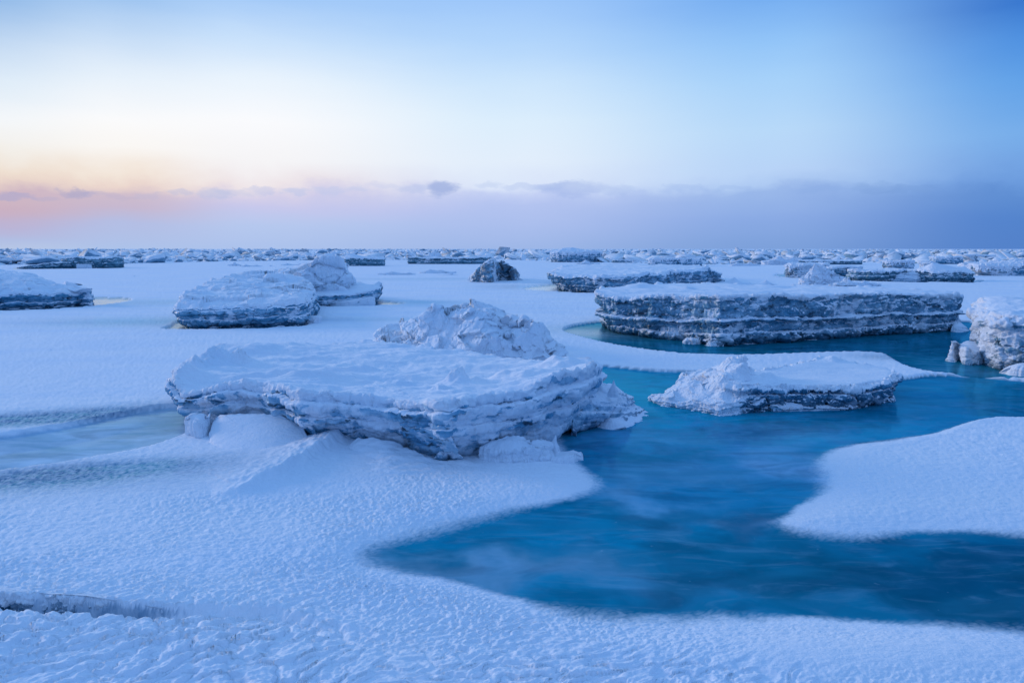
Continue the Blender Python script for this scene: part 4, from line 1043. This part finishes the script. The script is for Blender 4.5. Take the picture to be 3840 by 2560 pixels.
T('snow_wedge', 'grey wedge of tilted ice in front of the dark teal layered floe', 'ice slab', 3310, 3520, 1014, 1056, M_ICE_PALE, 'mound', seed=103, depth=.3, N=360, K=80, peaks=[(.3, .7, .3), (.5, 1.0, .4), (.8, .7, .35)])
T('snow_mound', 'spiky white heap lying on the back of the long flat topped floe', 'ice heap', 3008, 3190, 1000, 1072, M_ICE_PALE, 'mound', seed=104, depth=.4, N=460, K=110, peaks=[(.25, 1.1, .35), (.4, .9, .4), (.62, .65, .4), (.45, 1.0, .2), (.85, .35, .3)], fscale=2.2, capfacet=.16)
T('snow_wedge', 'low snow wedge with a blue underside, next to the spiky heap', 'snow wedge', 3120, 3310, 1040, 1078, M_ICE_DARK, 'mound', seed=105, depth=.25, N=360, K=60, peaks=[(.3, 1.0, .3), (.65, .55, .3)], drape=.6)
T('ice_floe', 'white lumpy floe with a grey green foot cut by the right edge', 'ice floe', 3688, 4000, 998, 1038, M_ICE_BROWN, seed=106, depth=.6, N=420, R=40, K=60, drape=.6, lump=.25, peaks=[(.4, 1.5, .4), (.6, 1.6, .4)])
T('ice_block', 'dark greenish block in the pack above the lumpy floe at the right edge', 'ice block', 3625, 3745, 956, 982, M_ICE_FAR, seed=107, depth=.5, drape=.5)
T('ice_block', 'blue faced block in the pack above the teal walled floe', 'ice block', 3510, 3620, 962, 992, M_ICE_DARK, seed=108, depth=.5, drape=.5)
T('ice_block', 'grey hollowed block in the pack just above the far right floe row', 'ice block', 3330, 3440, 978, 1010, M_ICE_BROWN, seed=109, depth=.5, drape=.5)
T('ice_floe', 'flat snow slab with a long teal edge in the pack above the brown edged block', 'ice floe', 3000, 3262, 976, 994, M_ICE_FAR, seed=110, depth=.4, drape=.3, N=300)
T('ice_block', 'triangular snowy slab in the pack over the far right floe row', 'ice block', 3412, 3500, 954, 976, M_ICE_PALE, seed=111, depth=.4, tail=.7)
for i, (a, b_, y_, lb) in enumerate([(150, 232, 1326, 'tiny dark crust flake lying alone on the left snow field'), (590, 634, 1079, 'tiny dark crust flake on the snow above the sloping floe'), (486, 522, 1040, 'tiny dark crust flake nearest the far left dark floe'),
                                     (1000, 1030, 1000, 'tiny dark flake between two strips of ice near the tower')]):
    T('ice_flake', lb, 'ice flake', a, b_, y_ - 9 * (1 if y_ > 1200 else .7), y_, M_ICE_PALE, 'mound', seed=120 + i, depth=.3, N=80, R=8, K=16, peaks=[(.5, 1., .4)])

# ------------------------------------------------------------------ the far pack ice
rs = np.random.RandomState(5)


def hull_chunk(seed, flat):
    r = np.random.RandomState(seed)
    import bmesh
    bm = bmesh.new()
    if flat:
        n = r.randint(5, 8)
        for k in range(n):
            a = 2 * math.pi * k / n + r.uniform(-.3, .3)
            q = r.uniform(.35, .55)
            for zz in (-.5, .5):
                bm.verts.new((q * math.cos(a) + r.uniform(-.04, .04), q * math.sin(a) + r.uniform(-.04, .04), zz * r.uniform(.8, 1)))
    else:
        for k in range(10):
            p = r.uniform(-.5, .5, 3)
            bm.verts.new(p)
    bmesh.ops.convex_hull(bm, input=bm.verts)
    for v in [v for v in bm.verts if not v.link_faces]: bm.verts.remove(v)
    bmesh.ops.triangulate(bm, faces=bm.faces)
    bm.verts.ensure_lookup_table(); bm.verts.index_update()
    V = np.array([v.co[:] for v in bm.verts]); Fc = np.array([[v.index for v in f.verts] for f in bm.faces])
    bm.free()
    return V, Fc


def pack_material(name, tint):
    m, t = new_mat(name)
    geo = t.n('ShaderNodeNewGeometry'); pos = geo.outputs['Position']
    sepn = t.n('ShaderNodeSeparateXYZ'); t.l(geo.outputs['Normal'], sepn.inputs[0])
    n1 = t.noise(pos, 0.9, 5, 0.65)
    up = t.maprange(t.math('ADD', sepn.outputs[2], t.math('MULTIPLY', t.math('SUBTRACT', n1, .5), 1.6)), -0.10, 0.22)
    c = t.mix(up, t.mix(n1, tint, (.38, .58, .72)), (.82, .86, .92))
    b = t.n('ShaderNodeBump'); b.inputs['Strength'].default_value = 0.7; b.inputs['Distance'].default_value = 0.2
    t.l(t.noise(pos, 3, 4), b.inputs['Height'])
    p = t.n('ShaderNodeBsdfPrincipled'); t.l(c, p.inputs['Base Color']); p.inputs['Roughness'].default_value = .65
    t.l(b.outputs[0], p.inputs['Normal'])
    o = t.n('ShaderNodeOutputMaterial'); t.l(p.outputs[0], o.inputs[0])
    return m


M_PACK = pack_material('pack_ice_white', (.07, .24, .36))
protos = [hull_chunk(200 + i, i % 2 == 0) for i in range(12)]


def rotm(ax, ay, az_):
    cx_, sx_ = math.cos(ax), math.sin(ax); cy_, sy_ = math.cos(ay), math.sin(ay); cz_, sz_ = math.cos(az_), math.sin(az_)
    return np.array([[cz_, -sz_, 0], [sz_, cz_, 0], [0, 0, 1]]) @ np.array([[cy_, 0, sy_], [0, 1, 0], [-sy_, 0, cy_]]) @ np.array([[1, 0, 0], [0, cx_, -sx_], [0, sx_, cx_]])


def edge_row(px):
    """photograph row where the pack begins"""
    return float(np.interp(px, [-800, 0, 400, 700, 1000, 1300, 1550, 1900, 2100, 2400, 2700, 2900, 3100, 3300, 3500, 3840, 4600], [1001, 995, 992, 984, 979, 976, 976, 975, 982, 988, 994, 992, 978, 988, 990, 994, 996]))


def ridge(px):
    """how far the jumble piles up above the level, metres per 100 m of distance"""
    return float(np.interp(px, [-800, 0, 150, 300, 600, 760, 1000, 1300, 1700, 2400, 3840], [.34, .34, .22, .30, .40, .14, .26, .26, .16, .06, .02]))


VV, FF, n0 = [], [], 0
NB = 11000
for k in range(NB):
    px = rs.uniform(-500, 4340)
    e = edge_row(px)
    f = rs.uniform(0, 1) ** 1.25
    py = 934.6 + (e - 934.6) * f
    x, y, _ = P(px, py)
    dd_ = math.hypot(x, y)
    if dd_ > 2600: continue
    s = (0.45 + 2.6 * rs.uniform() ** 5) * (1.0 + dd_ * 0.0035)
    s = min(s, 3.2)
    V_, F_ = protos[rs.randint(len(protos))]
    flat = rs.uniform() < .75
    if not flat: s = min(s, 1.5)
    sc = np.array([s * rs.uniform(.9, 2.4), s * rs.uniform(.9, 2.0), s * (rs.uniform(.12, .3) if flat else rs.uniform(.4, .7))])
    tilt = rs.uniform(-.55, .55, 2) if rs.uniform() < .75 else rs.uniform(-.8, .8, 2)
    V2 = (V_ * sc) @ rotm(tilt[0], tilt[1], rs.uniform(0, 6.28)).T
    lift = ridge(px) * min(dd_, 420) / 100 * .8 * (1 - f) ** .5 * (1 + 0.35 * math.sin(px * .021) + .2 * math.sin(px * .057))
    VV.append(V2 + np.array([x, y, s * .12 + max(lift, 0) * rs.uniform(.4, 1.0)])); FF.append(F_ + n0); n0 += len(V_)
pk = mesh_obj('pack_ice', np.vstack(VV), np.vstack(FF), M_PACK, smooth=False)
tag(pk, 'jumbled white pack ice reaching to the horizon', 'pack ice', kind='stuff')

# rough snow that the blocks stand in
bx_, by_, bq = polar_grid(1300, 420, 42, 60, 3000)
pxs = 1920 + FPX * (bx_ / by_) * 1.0 / math.cos(PITCH)
er = np.interp(pxs, [-800, 0, 400, 700, 1000, 1300, 1550, 1900, 2100, 2400, 2700, 2900, 3100, 3300, 3500, 3840, 4600], [1001, 995, 992, 984, 979, 976, 976, 975, 982, 988, 994, 992, 978, 988, 990, 994, 996])
dist_e = np.array([P(1920, v)[1] for v in er])
ff_ = np.clip((by_ - dist_e) / 60, 0, 1)
rg = np.interp(pxs, [-800, 0, 150, 300, 600, 760, 1000, 1300, 1700, 2400, 3840], [.34, .34, .22, .30, .40, .14, .26, .26, .16, .06, .02])
bd_ = np.hypot(bx_, by_)
hz = (0.42 * fbm2(bx_ * .5, by_ * .22, 6, .7, ridged=True) + .1) * sstep(0, .15, ff_) + rg * np.minimum(bd_, 420) / 100 * (ff_ ** 1.0) * (0.62 + .25 * fbm2(bx_ * .03, by_ * .015, 3))
hz = np.where(ff_ <= 0, -0.3, hz)
ps = mesh_obj('rubble_snow', np.stack([bx_, by_, hz], 1), bq, M_SNOW)
tag(ps, kind='structure')

# the blocks one can tell apart along the pack's near side
prot_objs = []
for i in range(8):
    V_, F_ = protos[i]
    o = mesh_obj('pack_block', V_ * 1.0, F_, M_PACK, smooth=False)
    prot_objs.append(o)
used = set(); cnt = 0
for k in range(220):
    px = rs.uniform(-20, 3860)
    e = edge_row(px)
    py = e - rs.uniform(0, .45) * (e - 940)
    x, y, _ = P(px, py)
    dd_ = math.hypot(x, y)
    i = rs.randint(8)
    if i not in used: o = prot_objs[i]; used.add(i)
    else:
        o = prot_objs[i].copy(); COL.objects.link(o)
    s = rs.uniform(.6, 1.5) * (.8 + dd_ * .004)
    o.scale = (s * rs.uniform(.9, 1.7), s * rs.uniform(.8, 1.3), s * rs.uniform(.35, .8))
    o.rotation_euler = (rs.uniform(-.6, .6), rs.uniform(-.6, .6), rs.uniform(0, 6.28))
    o.location = (x, y, s * .18 + ridge(px) * dd_ / 100 * ((e - py) / 40) * .5)
    tag(o, 'rough white ice block in the jumbled far pack ice', 'ice block', 'ice blocks along the near side of the far pack')
for i, o in enumerate(prot_objs):
    if i not in used: bpy.data.objects.remove(o)
